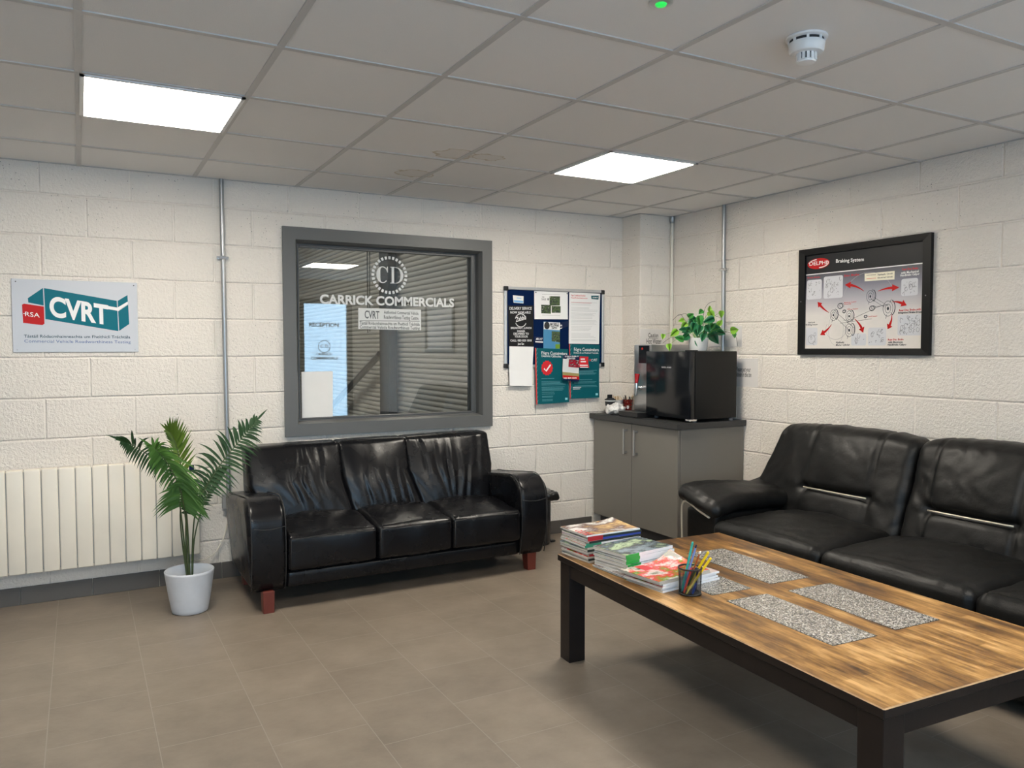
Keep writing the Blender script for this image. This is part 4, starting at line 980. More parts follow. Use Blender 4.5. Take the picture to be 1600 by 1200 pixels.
for f0, f1, n, sd in ((.545, .545, 1, 1), (.60, .66, 4, 2), (.70, .76, 4, 3), (.79, .82, 2, 4), (.86, .875, 2, 5), (.92, .94, 2, 6)):
    rows(b, P, x0, q[1][0]-.02 if n > 2 else q[1][0]-.12, q[0][1]+(q[3][1]-q[0][1])*f0, q[0][1]+(q[3][1]-q[0][1])*f1, n, .0022, .25, sd)
b.build('lettering', mat('teal_pale_print', sr(105, 165, 175), 0.4), t)
def rsa_mark(t, P, q):
    b = MB(); b.box(0, 0, 0, 0, 0, 0) if False else None
    b.poly([P(q[2][0]-.034, q[2][1]+.018, 0), P(q[2][0]-.012, q[2][1]+.018, 0), P(q[2][0]-.012, q[2][1]+.034, 0), P(q[2][0]-.034, q[2][1]+.034, 0)]); b.build('corner_mark', mat('pale_mark', sr(150, 215, 225), 0.4), t)
rsa_mark(t, P, q)
t, P = sheet('customer_notice', 'nb_teal2', M['tealp'], 'teal customer notice without badge at the lower right of the notice board', 'notice', lay=0)
q = A['nb_teal2']; stripe(t, P, q, .008)
b = MB(); tx(b, 'nb_t2', 'Fógra Custaiméara', P, bold=.012); tx(b, 'nb_t2b', 'Diúltaíodh an Fheithicil Tráchtála', P, bold=.01, res=1); tx(b, 'nb_cv3', 'CVRT', P, bold=.0)
b.line((q[0][0]+.03, q[3][1]+.085), (q[0][0]+.105, q[3][1]+.085), .005, P, 0); b.line((q[0][0]+.03, q[3][1]+.073), (q[0][0]+.095, q[3][1]+.073), .005, P, 0)
b.build('white_lettering', M['whitep'], t)
b = MB(); x0 = q[0][0]+.075
for f0, f1, n, sd in ((.49, .56, 5, 1), (.66, .66, 1, 2), (.70, .72, 2, 3), (.77, .79, 2, 4)):
    rows(b, P, x0-.03 if n < 5 else x0, q[1][0]-.02, q[0][1]+(q[3][1]-q[0][1])*f0, q[0][1]+(q[3][1]-q[0][1])*f1, n, .0022, .25, sd)
b.build('lettering', bpy.data.materials['teal_pale_print'], t); rsa_mark(t, P, q)
u_, v_ = A['nb_cv3'][0]; b = MB(); b.disc((u_-.010, v_+.010), .007, .008, P, 0, 16); b.build('red_dot', M['redp'], t)
t, P = sheet('red_card', 'nb_redcard', M['redp'], 'small red card with white lines overlapping the right teal notice', 'card', lay=4)
q = A['nb_redcard']; b = MB()
for f, w_ in ((.22, .5), (.42, .6)): b.line((q[0][0]+.016, q[0][1]-.10*f), (q[0][0]+.016+.08*w_, q[0][1]-.10*f), .010, P, 0)
for f in (.72, .88): b.line((q[0][0]+.003, q[0][1]-.095*f), (q[1][0]-.012, q[0][1]-.097*f), .007, P, 0)
b.build('lettering', M['whitep'], t)
t, P = sheet('plant_hire_flyer', 'nb_redfly', mat('pale_flyer', sr(215, 218, 220), 0.35), 'small flyer with a red machine picture pinned over both teal notices', 'flyer', lay=6)
q = A['nb_redfly']
def band(f0, f1, m, nm, g0=0.0, g1=1.0, lift=.0):
    l0 = Vector(q[0]).lerp(Vector(q[3]), f0); r0 = Vector(q[1]).lerp(Vector(q[2]), f0); l1 = Vector(q[0]).lerp(Vector(q[3]), f1); r1 = Vector(q[1]).lerp(Vector(q[2]), f1)
    b = MB(); b.poly([P(*l1.lerp(r1, g0), lift), P(*l1.lerp(r1, g1), lift), P(*l0.lerp(r0, g1), lift), P(*l0.lerp(r0, g0), lift)]); b.build(nm, m, t)
band(0, .16, M['navyp'], 'navy_band'); band(.90, 1.0, M['navyp'], 'navy_band'); band(.80, .92, M['red'], 'red_band', lift=.0003); band(.68, .80, mat('olive_print', sr(150, 140, 90), .4), 'olive_band')
band(.16, .46, art_mat('machine_photo', [sr(40, 20, 25), sr(190, 40, 60), sr(90, 30, 40), sr(200, 190, 190)], 80, 1.0), 'photograph', .35, 1.0, .0006)
b = MB(); b.text('DUBLIN ENERGY', q[0][0]+.015, q[0][1]-.018, q[1][0]-.008, q[0][1]-.008, lambda u, v, x: P(u, v, .0008), 0, bold=.03, res=1); b.text('SERVICES', q[0][0]+.03, q[0][1]-.034, q[1][0]-.04, q[0][1]-.022, lambda u, v, x: P(u, v, .0008), 0, bold=.03, res=1)
b.text('085 834 1580', q[3][0]+.008, q[3][1]+.008, q[2][0]-.02, q[3][1]+.020, lambda u, v, x: P(u, v, .0008), 0, bold=.03, res=1); b.build('lettering', M['whitep'], t)
# ---------------------------------------------------------------- framed braking poster on the right wall
PW = lambda u, v, dd: (-dd, -u, v)
t = thing('framed_poster', 'black framed car brake diagram poster on the wall over the recliner sofa', 'framed poster', (-0.015, -1.94, 1.363))
b = MB(); u0, u1, z0, z1 = 1.490, 2.3845, 1.363, 2.0285; fw = 0.045
O = [(u0, z0), (u1, z0), (u1, z1), (u0, z1)]; I = [(u0+fw, z0+fw-.006), (u1-fw-.005, z0+fw-.006), (u1-fw-.005, z1-fw+.006), (u0+fw, z1-fw+.006)]
for k in range(4):
    a, c, e, f = O[k], O[(k+1) % 4], I[(k+1) % 4], I[k]
    b.quad(PW(*a, .026), PW(*c, .026), PW(*e, .022), PW(*f, .022)); b.quad(PW(*a, .001), PW(*c, .001), PW(*c, .026), PW(*a, .026)); b.quad(PW(*f, .022), PW(*e, .022), PW(*e, .008), PW(*f, .008))
b.build('frame', mat('black_frame', (0.005, 0.005, 0.0055), 0.45, spec=0.25), t, fix=True)
b = MB(); b.prism([(u0+.01, z0+.01), (u1-.01, z0+.01), (u1-.01, z1-.01), (u0+.01, z1-.01)], PW, 0.001, 0.008)
pm_ = new_mat('diagram_print'); N, L = nt(pm_); bb = N['Principled BSDF']; bb.inputs['Roughness'].default_value = 0.4
g = N.new('ShaderNodeNewGeometry'); sp = N.new('ShaderNodeSeparateXYZ'); L.new(g.outputs['Position'], sp.inputs[0])
mr = N.new('ShaderNodeMapRange'); mr.inputs['From Min'].default_value = 1.40; mr.inputs['From Max'].default_value = 1.90; L.new(sp.outputs[2], mr.inputs['Value'])
cr = N.new('ShaderNodeValToRGB'); e = cr.color_ramp.elements; e[0].position = 0.0; e[0].color = (*sr(222, 216, 210), 1); e[1].position = 1.0; e[1].color = (*sr(66, 68, 74), 1)
for p_, c_ in ((.42, sr(214, 210, 207)), (.60, sr(176, 174, 182)), (.78, sr(120, 120, 134)), (.92, sr(84, 84, 92))):
    q = e.new(p_); q.color = (*c_, 1)
L.new(mr.outputs[0], cr.inputs[0]); L.new(cr.outputs[0], bb.inputs['Base Color'])
b.build('print_sheet', pm_, t)
PQ = lambda u, v, dd: PW(u, v, 0.0088)
PQ2 = lambda u, v, dd: PW(u, v, 0.0094)
PQ3 = lambda u, v, dd: PW(u, v, 0.0100)
b = MB(); q = A['bp_hdr']; zl = (q[2][1]+q[3][1])/2
b.poly([PQ(u0+fw-.004, zl, 0), PQ(u1-fw, zl, 0), PQ(u1-fw, z1-fw+.01, 0), PQ(u0+fw-.004, z1-fw+.01, 0)]); b.build('header_band', mat('charcoal_print', sr(32, 33, 36), 0.45, spec=.25), t)
b = MB(); b.line((u0+fw-.004, zl), (u1-fw, zl), .006, PQ2, 0)
tx(b, 'bp_brk', 'Braking System', PQ2, bold=0.012, res=5)
for k, s_ in (('bp_r2', 'with Mechanical'), ('bp_r3', 'Handbrake Caliper')): tx(b, k, s_, PQ2, bold=.02, res=1)
b.build('white_lettering', M['whitep'], t)
(cx, cz), (ex, _), (_, tz) = A['bp_oval']
b = MB(); b.disc((cx, cz), ex-cx, (cz-tz), PQ2, 0, 40); b.build('oval_badge', M['red'], t)
b = MB(); ru, rv = (ex-cx)*.93, (cz-tz)*.88
b.disc((cx, cz), ru, rv, PQ3, 0, 30, ring=.006, a0=radians(100), a1=radians(168)); b.disc((cx, cz), ru, rv, PQ3, 0, 30, ring=.006, a0=radians(-85), a1=radians(25))
tx(b, 'bp_delphi', 'DELPHI', PQ3, bold=.015); b.build('badge_lettering', M['whitep'], t)
b = MB(); q = A['bp_leg']; b.poly([PQ(*p, 0) for p in q]); b.build('key_panel', M['lemon'], t)
dpm = mat('panel_print', sr(205, 206, 212), 0.35)
for k in ('b1', 'b2', 'b3', 'b4', 'b5', 'b6', 'b7'):
    b = MB()
    q = A['bp_'+k]; xs = sorted(p[0] for p in q); zs = sorted(p[1] for p in q); xa, xb, za, zb = (xs[0]+xs[1])/2, (xs[2]+xs[3])/2, (zs[0]+zs[1])/2, (zs[2]+zs[3])/2; r_ = .012
    pts = []
    for cx_, cz_, a0 in ((xb-r_, zb-r_, 0), (xa+r_, zb-r_, 90), (xa+r_, za+r_, 180), (xb-r_, za+r_, 270)):
        for kk in range(5): a = radians(a0+22.5*kk); pts.append(PQ(cx_+r_*cos(a), cz_+r_*sin(a), 0))
    b.poly(pts); b.build('detail_panel', dpm, t)
for k in ('a1', 'a2', 'a3', 'a4', 'a5', 'a6', 'a7'):
    b = MB()
    p = [Vector(x) for x in A['bp_'+k]]
    P_ = []; n = 10
    for i in range(n+1):
        f = i/n; P_.append(tuple((1-f)**3*p[0]+3*(1-f)**2*f*p[1]+3*(1-f)*f*f*p[2]+f**3*p[3]))
    b.path(P_[:-3], [0.002+0.014*i/(n-3) for i in range(n-2)], PQ2, 0)
    tip = Vector(P_[-1]); base = Vector(P_[-4]); dr = (tip-base).normalized(); nn = Vector((-dr.y, dr.x))
    b.poly([PQ2(*tip, 0), PQ2(*(base+nn*.020), 0), PQ2(*(base-nn*.020), 0)]); b.build('red_arrow', M['red'], t)
b = MB()
def wheel(b, c, r_, P, lw=.0022):
    b.disc(c, r_*.72, r_, P, 0, 22, ring=lw); b.disc(c, r_*.42, r_*.6, P, 0, 18, ring=lw); b.disc(c, r_*.16, r_*.22, P, 0, 10)
    b.disc((c[0]+r_*.45, c[1]+r_*.1), r_*.6, r_, P, 0, 14, ring=lw*2.2, a0=radians(-70), a1=radians(80))
    for a in (60, 250, 320): b.line((c[0]+r_*.5*cos(radians(a)), c[1]+r_*.8*sin(radians(a))), (c[0]+r_*.9*cos(radians(a)), c[1]+r_*1.35*sin(radians(a))), lw, P, 0)
for k, r_ in (('w1', .036), ('w2', .045), ('w3', .034), ('w4', .040), ('w5', .034)): wheel(b, A['bp_'+k][0], r_, PQ2)
for k, r_ in (('w6', .020), ('w7', .012), ('w8', .018), ('w9', .011)):
    c = A['bp_'+k][0]; b.disc(c, r_, r_*.9, PQ2, 0, 16, ring=.004); b.disc((c[0]+r_*.5, c[1]+r_*.2), r_*.8, r_*.7, PQ2, 0, 14, ring=.002)
for k in range(1, 10): b.line(*A['bp_l%d' % k], .0016, PQ2, 0)
rr = random.Random(5)
for k, n in (('b1', 24), ('b2', 34), ('b3', 16), ('b4', 40), ('b7', 18), ('b6', 8), ('b5', 5)):
    q = A['bp_'+k]; xs = sorted(p[0] for p in q); zs = sorted(p[1] for p in q); xa, xb, za, zb = xs[1]+.012, xs[2]-.012, zs[1]+.012, zs[2]-.012
    for i in range(n):
        c = (rr.uniform(xa, xb), rr.uniform(za, zb)); s_ = rr.uniform(.004, .016)
        s_ = min(s_, (xb-xa)/3)
        if rr.random() < .55: b.disc(c, s_*.7, s_, PQ2, 0, 12, ring=.0014, a0=rr.uniform(0, 2), a1=rr.uniform(4.2, 7.5))
        else: b.line(c, (c[0]+s_*rr.uniform(-1, 1), c[1]+s_*rr.uniform(-1, 1)), .0018, PQ2, 0)
for k, s_ in (('r5', 'Integrated Brake Drum'), ('r7', 'with Electronic'), ('r8', 'Handbrake Caliper'), ('r9', 'Hydraulic'), ('r10', 'Master Cylinder'), ('r11', 'Anti-lock'), ('r12', 'Braking Sensor'), ('g1', 'Hydraulic Circuit'), ('g2', 'Electrical Circuit')):
    tx(b, 'bp_'+k, s_, PQ2, bold=.025, res=1)
b.line(*A['bp_g3'], .0022, PQ2, 0)
c = A['bp_b5']; b.disc(((c[0][0]+c[1][0])/2, c[2][1]+.036), .028, .028, PQ2, 0, 24, ring=.0018)
b.build('line_drawing', mat('drawing_ink', sr(52, 60, 70), 0.4), t)
b = MB()
for k, s_ in (('r1', 'Rear Disc Brake'), ('r4', 'Rear Disc Brake with'), ('r6', 'Rear Disc Brake'), ('r13', 'Drum Brake'), ('r14', 'Disc Brake'), ('r15', 'Electronic Control'), ('r16', 'Assembly'), ('r17', 'Wheel Sensor'), ('r18', 'Load Sensor')):
    tx(b, 'bp_'+k, s_, PQ2, bold=.02, res=1)
b.line(*A['bp_g4'], .0022, PQ2, 0); b.build('red_lettering', M['redp'], t)
b = MB(); c = A['bp_c1'][0]; b.disc(c, .17, .16, PQ, 0, 40, ring=.0016, a0=radians(20), a1=radians(200)); c = A['bp_c2'][0]; b.disc(c, .075, .065, PQ, 0, 30, ring=.0022, a0=radians(150), a1=radians(390)); b.disc(c, .055, .10, PQ, 0, 30, ring=.0016, a0=radians(90), a1=radians(380))
b.build('faint_outline', mat('pale_outline', sr(176, 174, 178), 0.4), t)
for u, v in ((1.513, 1.70), (2.360, 1.69)):
    b = MB(); b.lathe([(0.0035, -0.002), (0.003, 0)], (-0.0262, -u, v), 10, axis='x'); b.build('fixing_screw', M['inkg'], t)
# framed notice further along the right wall, seen mirrored in the window
t = thing('framed_notice', 'dark framed pale notice on the side wall, seen mirrored in the window', 'framed notice', (-0.01, -4.14, 1.38))
b = MB()
for u0_, u1_, v0_, v1_ in ((3.68, 4.60, 1.36, 1.40), (3.68, 4.60, 1.96, 2.00), (3.68, 3.73, 1.40, 1.96), (4.55, 4.60, 1.40, 1.96)): b.box(-.025, -.001, -u1_, -u0_, v0_, v1_, bev=.003)
b.build('frame', M['black'], t)
b = MB(); b.box(-.010, -.001, -4.56, -3.72, 1.39, 1.97); b.build('print_sheet', M['whitep'], t)

# ---------------------------------------------------------------- small paper notices near the corner
q = A['wn_notice']; t = thing('paper_notice', 'laminated bin notice on the side wall partly hidden behind the black fridge', 'notice', (-0.002, -(q[0][0]+q[1][0])/2, q[3][1]))
b = MB(); b.box(-.003, -.0008, -q[1][0], -.86, 1.134, 1.333, bev=.001, seg=1); b.build('sheet', mat('laminated_paper', (0.74, 0.71, 0.69), 0.3), t)
PX = lambda u, v, dd: PW(u, v, .0036)
b = MB(); b.text('Please put your', .93, A['wn_n1'][0][1], A['wn_n1'][1][0], A['wn_n1'][2][1], PX, 0, bold=.01); b.text('rubbish in the bin', .92, A['wn_n2'][0][1], A['wn_n2'][1][0], A['wn_n2'][2][1], PX, 0, bold=.01); b.build('lettering', M['ink'], t)
q = A['ca_caution']; t = thing('paper_notice', 'laminated hot water caution notice on the corner pillar above the boiler', 'notice', (-0.2, -0.23, 1.40))
b = MB(); b.box(-.310, -.052, -.231, -.2285, 1.385, 1.552, bev=.001, seg=1); b.build('sheet', bpy.data.materials['laminated_paper'], t)
PC = lambda u, v, dd: (u, -.2318, v)
b = MB()
for k, s_ in (('ca_c1', 'Caution'), ('ca_c2', 'Hot Water')):
    (a0, b0), (a1, b1), (_, b2) = A[k]; a0 += .022; a1 += .012; b.text(s_, a0, b0, a1, b2, PC, 0, bold=.008); b.line((a0, b0-.008), (a1, b0-.008), .0025, PC, 0)
b.build('lettering', M['ink'], t)
b = MB(); b.box(-.0035, -.0008, -.98, -.60, 1.415, 1.56, bev=.001, seg=1); tag(b.build('wall_notice', bpy.data.materials['laminated_paper']), 'clear plastic sheeted notice on the side wall behind the leafy plant', 'notice')

# ---------------------------------------------------------------- cabinet and worktop
t = thing('base_cabinet', 'grey two-door base cabinet in the corner under the dark worktop', 'cabinet', (-0.29, -0.51, 0))
b = MB(); b.box(-.575, -.002, -1.010, -.030, .125, .863, bev=.001, seg=1); b.build('carcass', M['cab'], t)
b = MB(); b.box(-.52, -.03, -.985, -.030, 0, .125); b.build('plinth', M['plinth'], t)
for y0, y1, hy, lab in ((-.503, -.034, -.452, 1), (-1.008, -.509, -.572, 0)):
    b = MB(); b.box(-.597, -.577, y0, y1, .128, .860, bev=.0015, seg=1); d = b.build('door', M['cab'], t)
    b = MB(); b.box(-.632, -.624, hy-.007, hy+.007, .640, .822, bev=.002)
    b.box(-.628, -.597, hy-.006, hy+.006, .645, .657, bev=.001); b.box(-.628, -.597, hy-.006, hy+.006, .805, .817, bev=.001)
    b.build('handle', M['inox'], d)
b = MB(); b.box(-.622, -.002, -1.035, -.002, .864, .905); wt = tag(b.build('worktop', M['wtop']), 'dark grey laminate worktop on the corner cabinet', 'worktop')
# rebuild worktop and cabinet back edges clear of the pillar
def lshape(z0, z1, x0, y0, x1, y1, px, py):
    b = MB(); pts = [(x0, y0), (x1, y0), (x1, py), (px, py), (px, y1), (x0, y1)]
    lo = [b.bm.verts.new((x, y, z0)) for x, y in pts]; hi = [b.bm.verts.new((x, y, z1)) for x, y in pts]
    b.bm.faces.new(lo[::-1]); b.bm.faces.new(hi)
    for k in range(6): b.bm.faces.new((lo[k], lo[(k+1) % 6], hi[(k+1) % 6], hi[k]))
    bmesh.ops.bevel(b.bm, geom=[e for e in b.bm.edges], offset=.003, segments=2, affect='EDGES')
    return b
def replace(o, b):
    bmesh.ops.transform(b.bm, matrix=wm(o).inverted(), verts=b.bm.verts); b.bm.to_mesh(o.data); b.bm.free()
replace(wt, lshape(.865, .905, -.622, -1.035, -.003, -.003, -.314, -.230))
for ch in t.children:
    if ch.name.startswith('carcass'): replace(ch, lshape(.125, .863, -.575, -1.010, -.003, -.014, -.314, -.230))
    if ch.name.startswith('plinth'): replace(ch, lshape(0, .125, -.52, -.985, -.014, -.014, -.314, -.230))

# ---------------------------------------------------------------- fridge
t = thing('mini_fridge', 'black table-top fridge on the corner worktop', 'fridge', (-.30, -.79, .905))
b = MB(); b.box(-.458, -.085, -1.020, -.560, .925, 1.384, bev=.004, seg=2); b.build('body', M['blackmt'], t, smooth=True, sharp=40)
b = MB(); b.box(-.512, -.466, -1.020, -.560, .928, 1.384, bev=.005, seg=2); d = b.build('door', M['blackgl'], t, smooth=True, sharp=40)
b = MB(); b.text('RUSSELL HOBBS', .735, 1.268, .835, 1.278, lambda u, v, x: (-.5128, -u, v), 0, bold=.01); b.build('lettering', M['inkl'], d)
b = MB(); b.box(-.47, -.456, -1.01, -.57, .935, 1.376); b.build('door_seal', M['ink'], t)
b = MB(); b.box(-.505, -.43, -1.010, -.965, 1.384, 1.392, bev=.002); b.build('top_hinge', M['black'], t)
b = MB(); b.box(-.505, -.44, -1.015, -.975, .914, .927, bev=.001); b.build('bottom_hinge', M['chrome'], t)
for x in (-.44, -.11):
    for y in (-.99, -.59): b = MB(); b.lathe([(.014, 0), (.014, .016), (.010, .021)], (x, y, .9055), 12); b.build('foot', M['inkg'], t)

# ---------------------------------------------------------------- water boiler
t = thing('water_boiler', 'stainless steel countertop water boiler with red tap lever behind the fridge', 'water boiler', (-.25, -.43, .905))
b = MB(); b.box(-.455, -.060, -.545, -.345, .945, 1.432, bev=.006, seg=2); b.build('casing', M['inox'], t, smooth=True, sharp=40)
b = MB(); b.box(-.585, -.060, -.555, -.335, .906, .944, bev=.004); b.build('base_tray', M['black'], t)
b = MB(); b.box(-.459, -.455, -.525, -.405, 1.295, 1.425, bev=.001); p_ = b.build('control_panel', M['blackgl'], t)
b = MB(); b.lathe([(.009, 0.0), (.008, -.003), (.005, -.005)], (-.459, -.448, 1.402), 14, axis='x'); b.build('indicator_lamp', mat('red_lamp', (.4, .01, .008), .2, emit=(1, .12, .06), es=.03), p_)
b = MB(); b.tube([(-.456, -.440, 1.115), (-.500, -.440, 1.115)], [.015, .012], 12); b.tube([(-.505, -.440, 1.150), (-.505, -.440, 1.115), (-.508, -.440, 1.062)], [.013, .014, .009], 12); b.lathe([(.018, -.004), (.018, .008)], (-.47, -.440, 1.115), 14, axis='x'); b.build('tap', M['chrome'], t, smooth=True, sharp=40)
b = MB(); b.tube([(-.505, -.440, 1.148), (-.503, -.440, 1.165), (-.497, -.440, 1.218)], [.012, .013, .019], 12); b.build('tap_lever', mat('red_lever', (.42, .012, .016), .25), t, smooth=True, sharp=40)

# ---------------------------------------------------------------- cups, stirrers, bag
def cup(name, lab, x, y, m, lidm=None, band=None):
    t = thing(name, lab, 'cup', (x, y, .9055)); b = MB()
    b.lathe([(.029, 0), (.0405, .098), (.0425, .100), (.0425, .103), (.039, .103), (.039, .097), (.028, .004)], (x, y, .9055), 24); b.build('cup_wall', m, t, smooth=True, sharp=50)
    if band: b = MB(); b.lathe([(.0345, .050), (.0405, .094), (.0407, .094), (.0347, .050)], (x, y, .9058), 24, closed=True); b.build('sleeve', band, t)
    return t
cup('paper_cup', 'black-banded paper cup holding black lids beside the wall, leftmost of the three cups', -.515, -.130, M['paper'], band=M['ink'])
cup('paper_cup', 'plain pale paper cup of wooden stirrers, middle of the three cups', -.432, -.115, M['paper'])
cm = art_mat('patterned_cup', [sr(60, 12, 14), sr(160, 40, 36), sr(40, 14, 14), sr(210, 170, 140)], 130, 3.0)
t = cup('paper_cup', 'dark red patterned paper cup full of black stirrers, rightmost of the three cups', -.356, -.140, cm)
b = MB(); b.disc((-.381, .952), .012, .014, lambda u, v, x: (u, -.1745, v), 0, 14); b.build('round_emblem', M['whitep'], t)
rr = random.Random(3)
def stick(x, y, m, lab, grp, nm, k):
    a = rr.uniform(0, 6.28); r_ = rr.uniform(.008, .024); tilt = rr.uniform(.006, .02)
    p0 = (x+r_*cos(a)*.6, y+r_*sin(a)*.6, .915); p1 = (x+(r_+tilt)*cos(a), y+(r_+tilt)*sin(a), 1.03+rr.uniform(-.006, .012))
    b = MB(); b.tube([p0, p1], .0028, 6); o = b.build(nm, m); tag(o, lab, 'stirrer', grp)
M['stirw'] = mat('pale_wood_stirrer', (.70, .50, .28), .6)
for k in range(9): stick(-.432, -.115, M['stirw'], 'pale wooden stirrer standing in the middle paper cup', 'wooden stirrers in the middle paper cup', 'stirrer', k)
for k in range(10): stick(-.356, -.140, M['black'], 'black plastic stirrer standing in the patterned paper cup', 'black stirrers in the patterned paper cup', 'stirrer', k)
for k in range(3): stick(-.356, -.140, M['stirw'], 'pale wooden stirrer among the black ones in the patterned cup', 'wooden stirrers in the patterned paper cup', 'stirrer', k)
b = MB(); b.lathe([(.043, .0), (.043, .008), (.030, .010), (.030, .016)], (-.515, -.130, 1.0095), 20); b.box(-.540, -.505, -.145, -.125, 1.0255, 1.052, bev=.003); tag(b.build('black_lid', M['black'], smooth=True, sharp=40), 'black plastic lid on the leftmost paper cup', 'lid')
def crump(P, nrm): return .020*noise.noise(P*34)+.010*noise.noise(P*80)
b = MB(); b.soft((-.535, -.228, .950), (.125, .10, .052), .024, (22, 16, 10), puff=(0, 0, .01), disp=crump)
tag(b.build('plastic_bag', mat('clear_plastic', (.72, .70, .68), .12, spec=.9, var=.2, vscale=40), smooth=True), 'crumpled clear plastic bag in front of the paper cups', 'bag')
b = MB()
for k in range(14): b.disc((-.59+.02*rr.random(), -.05-.12*rr.random()), .002, .002, lambda u, v, x: (u, v, .9056), 0, 5)
o = b.build('sugar_grain', M['paper']); tag(o, 'loose white grains spilt at the back edge of the worktop', 'grains'); o['kind'] = 'stuff'

# ---------------------------------------------------------------- bin
t = thing('pedal_bin', 'dark pedal bin with a black liner between the three-seat sofa and the cabinet', 'bin', (-1.225, -.20, 0))
b = MB(); b.lathe([(.105, .004), (.112, .02), (.115, .33), (.113, .345)], (-1.225, -.20, 0), 32); b.build('bin_body', mat('dark_bin', (.07, .07, .075), .22, metal=.6), t, smooth=True, sharp=50)
b = MB(); b.lathe([(.118, .345), (.119, .375), (.112, .392), (.09, .402)], (-1.225, -.20, 0), 32); b.build('lid', mat('bin_lid', (.12, .12, .12), .4), t, smooth=True, sharp=50)
b = MB(); b.soft((-1.225, -.205, .352), (.272, .262, .062), .030, (30, 30, 6), disp=lambda P, n_: .012*noise.noise(P*30), warp=lambda P: Vector((-1.225, -.205, 0))+Vector(((P.x+1.225), (P.y+.205), P.z))); b.build('bin_liner', mat('liner', (.008, .008, .008), .3), t, smooth=True)
b = MB(); b.box(-1.115, -1.075, -.24, -.20, .004, .018, bev=.004); b.tube([(-1.15, -.22, .012), (-1.10, -.22, .012)], .006, 8); b.build('pedal', M['black'], t)
b = MB(); b.box(-1.1095, -1.1085, -.235, -.215, .20, .27); b.build('bin_label', M['whitep'], t)

# ---------------------------------------------------------------- smoke detector, indicator
t = thing('smoke_detector', 'white smoke detector on the ceiling above the recliner sofa', 'smoke detector', (-1.948, -3.205, H-.001))
c = (-1.948, -3.205, H-.001)
b = MB(); b.lathe([(.066, 0), (.066, -.006), (.058, -.010)], c, 36); b.build('base_ring', M['white'], t, smooth=True, sharp=40)
b = MB(); b.lathe([(.054, -.010), (.054, -.020)], c, 36); b.build('dark_slot', M['ink'], t)
b = MB()
for k in range(8):
    a = 2*pi*k/8; b.box(-.004, .004, -.003, .003, -.021, -.009, mat=Matrix.Translation((c[0]+.0555*cos(a), c[1]+.0555*sin(a), c[2])) @ Matrix.Rotation(a+pi/2, 4, 'Z'))
b.lathe([(.056, -.019), (.0575, -.022), (.055, -.046), (.050, -.052), (.034, -.054)], c, 36); b.build('casing', M['white'], t, smooth=True, sharp=40)
b = MB(); b.lathe([(.030, -.054), (.026, -.074), (.024, -.076)], c, 24); b.build('vent_core', M['ink'], t)
b = MB()
for k in range(14):
    a = 2*pi*k/14; b.box(-.0045, .0045, -.002, .003, -.077, -.053, mat=Matrix.Translation((c[0]+.031*cos(a), c[1]+.031*sin(a), c[2])) @ Matrix.Rotation(a+pi/2, 4, 'Z'))
b.lathe([(.030, -.074), (.028, -.082), (.018, -.084)], c, 28); b.build('sensor_cage', M['white'], t, smooth=True, sharp=40)
t = thing('indicator_light', 'small round ceiling indicator glowing green at the top edge of the photo', 'indicator light', (-2.541, -3.185, H-.001))
c = (-2.541, -3.185, H-.001)
b = MB(); b.lathe([(.036, 0), (.036, -.003), (.026, -.006)], c, 28); b.build('bezel', M['alu'], t, smooth=True, sharp=40)
b = MB(); b.lathe([(.018, -.005), (.015, -.011), (.006, -.013)], c, 20); b.build('green_lens', mat('green_lens', (.02, .35, .06), .3, emit=(.02, .8, .10), es=.28), t, smooth=True)

# ---------------------------------------------------------------- three-seat leather sofa
S = thing('sofa', 'black leather three-seat sofa with red wooden feet under the office window', 'sofa', (-2.405, -.46, 0), None)
def ext_profile(b, prof, f, x0, x1, r, n=7, inset_fn=None):
    """extrude closed profile (a,b) along x0..x1 with rounded ends; f(x,a,b)->xyz"""
    pr = [Vector(p) for p in prof]; m = len(pr)
    nrm = []
    for k in range(m):
        t_ = (pr[(k+1) % m]-pr[k-1]).normalized(); nrm.append(Vector((t_.y, -t_.x)))
    st = []
    for k in range(n+1):
        a = pi/2*k/n; st.append((x0+r*(1-sin(a)), r*(1-cos(a))) if False else (x0+r*(1-cos(pi/2-a)) if False else x0+r*(1-cos(a)), r*(1-sin(a))))
    st2 = [(x1-(x-x0), i) for x, i in st][::-1]
    mids = [(st[-1][0]+(st2[0][0]-st[-1][0])*k/6, 0) for k in range(1, 6)]
    rings = []
    for x, i in st+mids+st2:
        rings.append([b.bm.verts.new(f(x, *(pr[k]-nrm[k]*i))) for k in range(m)])
    for i in range(len(rings)-1):
        for k in range(m): b.bm.faces.new((rings[i][k], rings[i][(k+1) % m], rings[i+1][(k+1) % m], rings[i+1][k]))
    b.bm.faces.new(rings[0][::-1]); b.bm.faces.new(rings[-1])
def arc(cx, cz, rx, rz, a0, a1, n): return [(cx+rx*cos(radians(a0+(a1-a0)*k/n)), cz+rz*sin(radians(a0+(a1-a0)*k/n))) for k in range(n+1)]
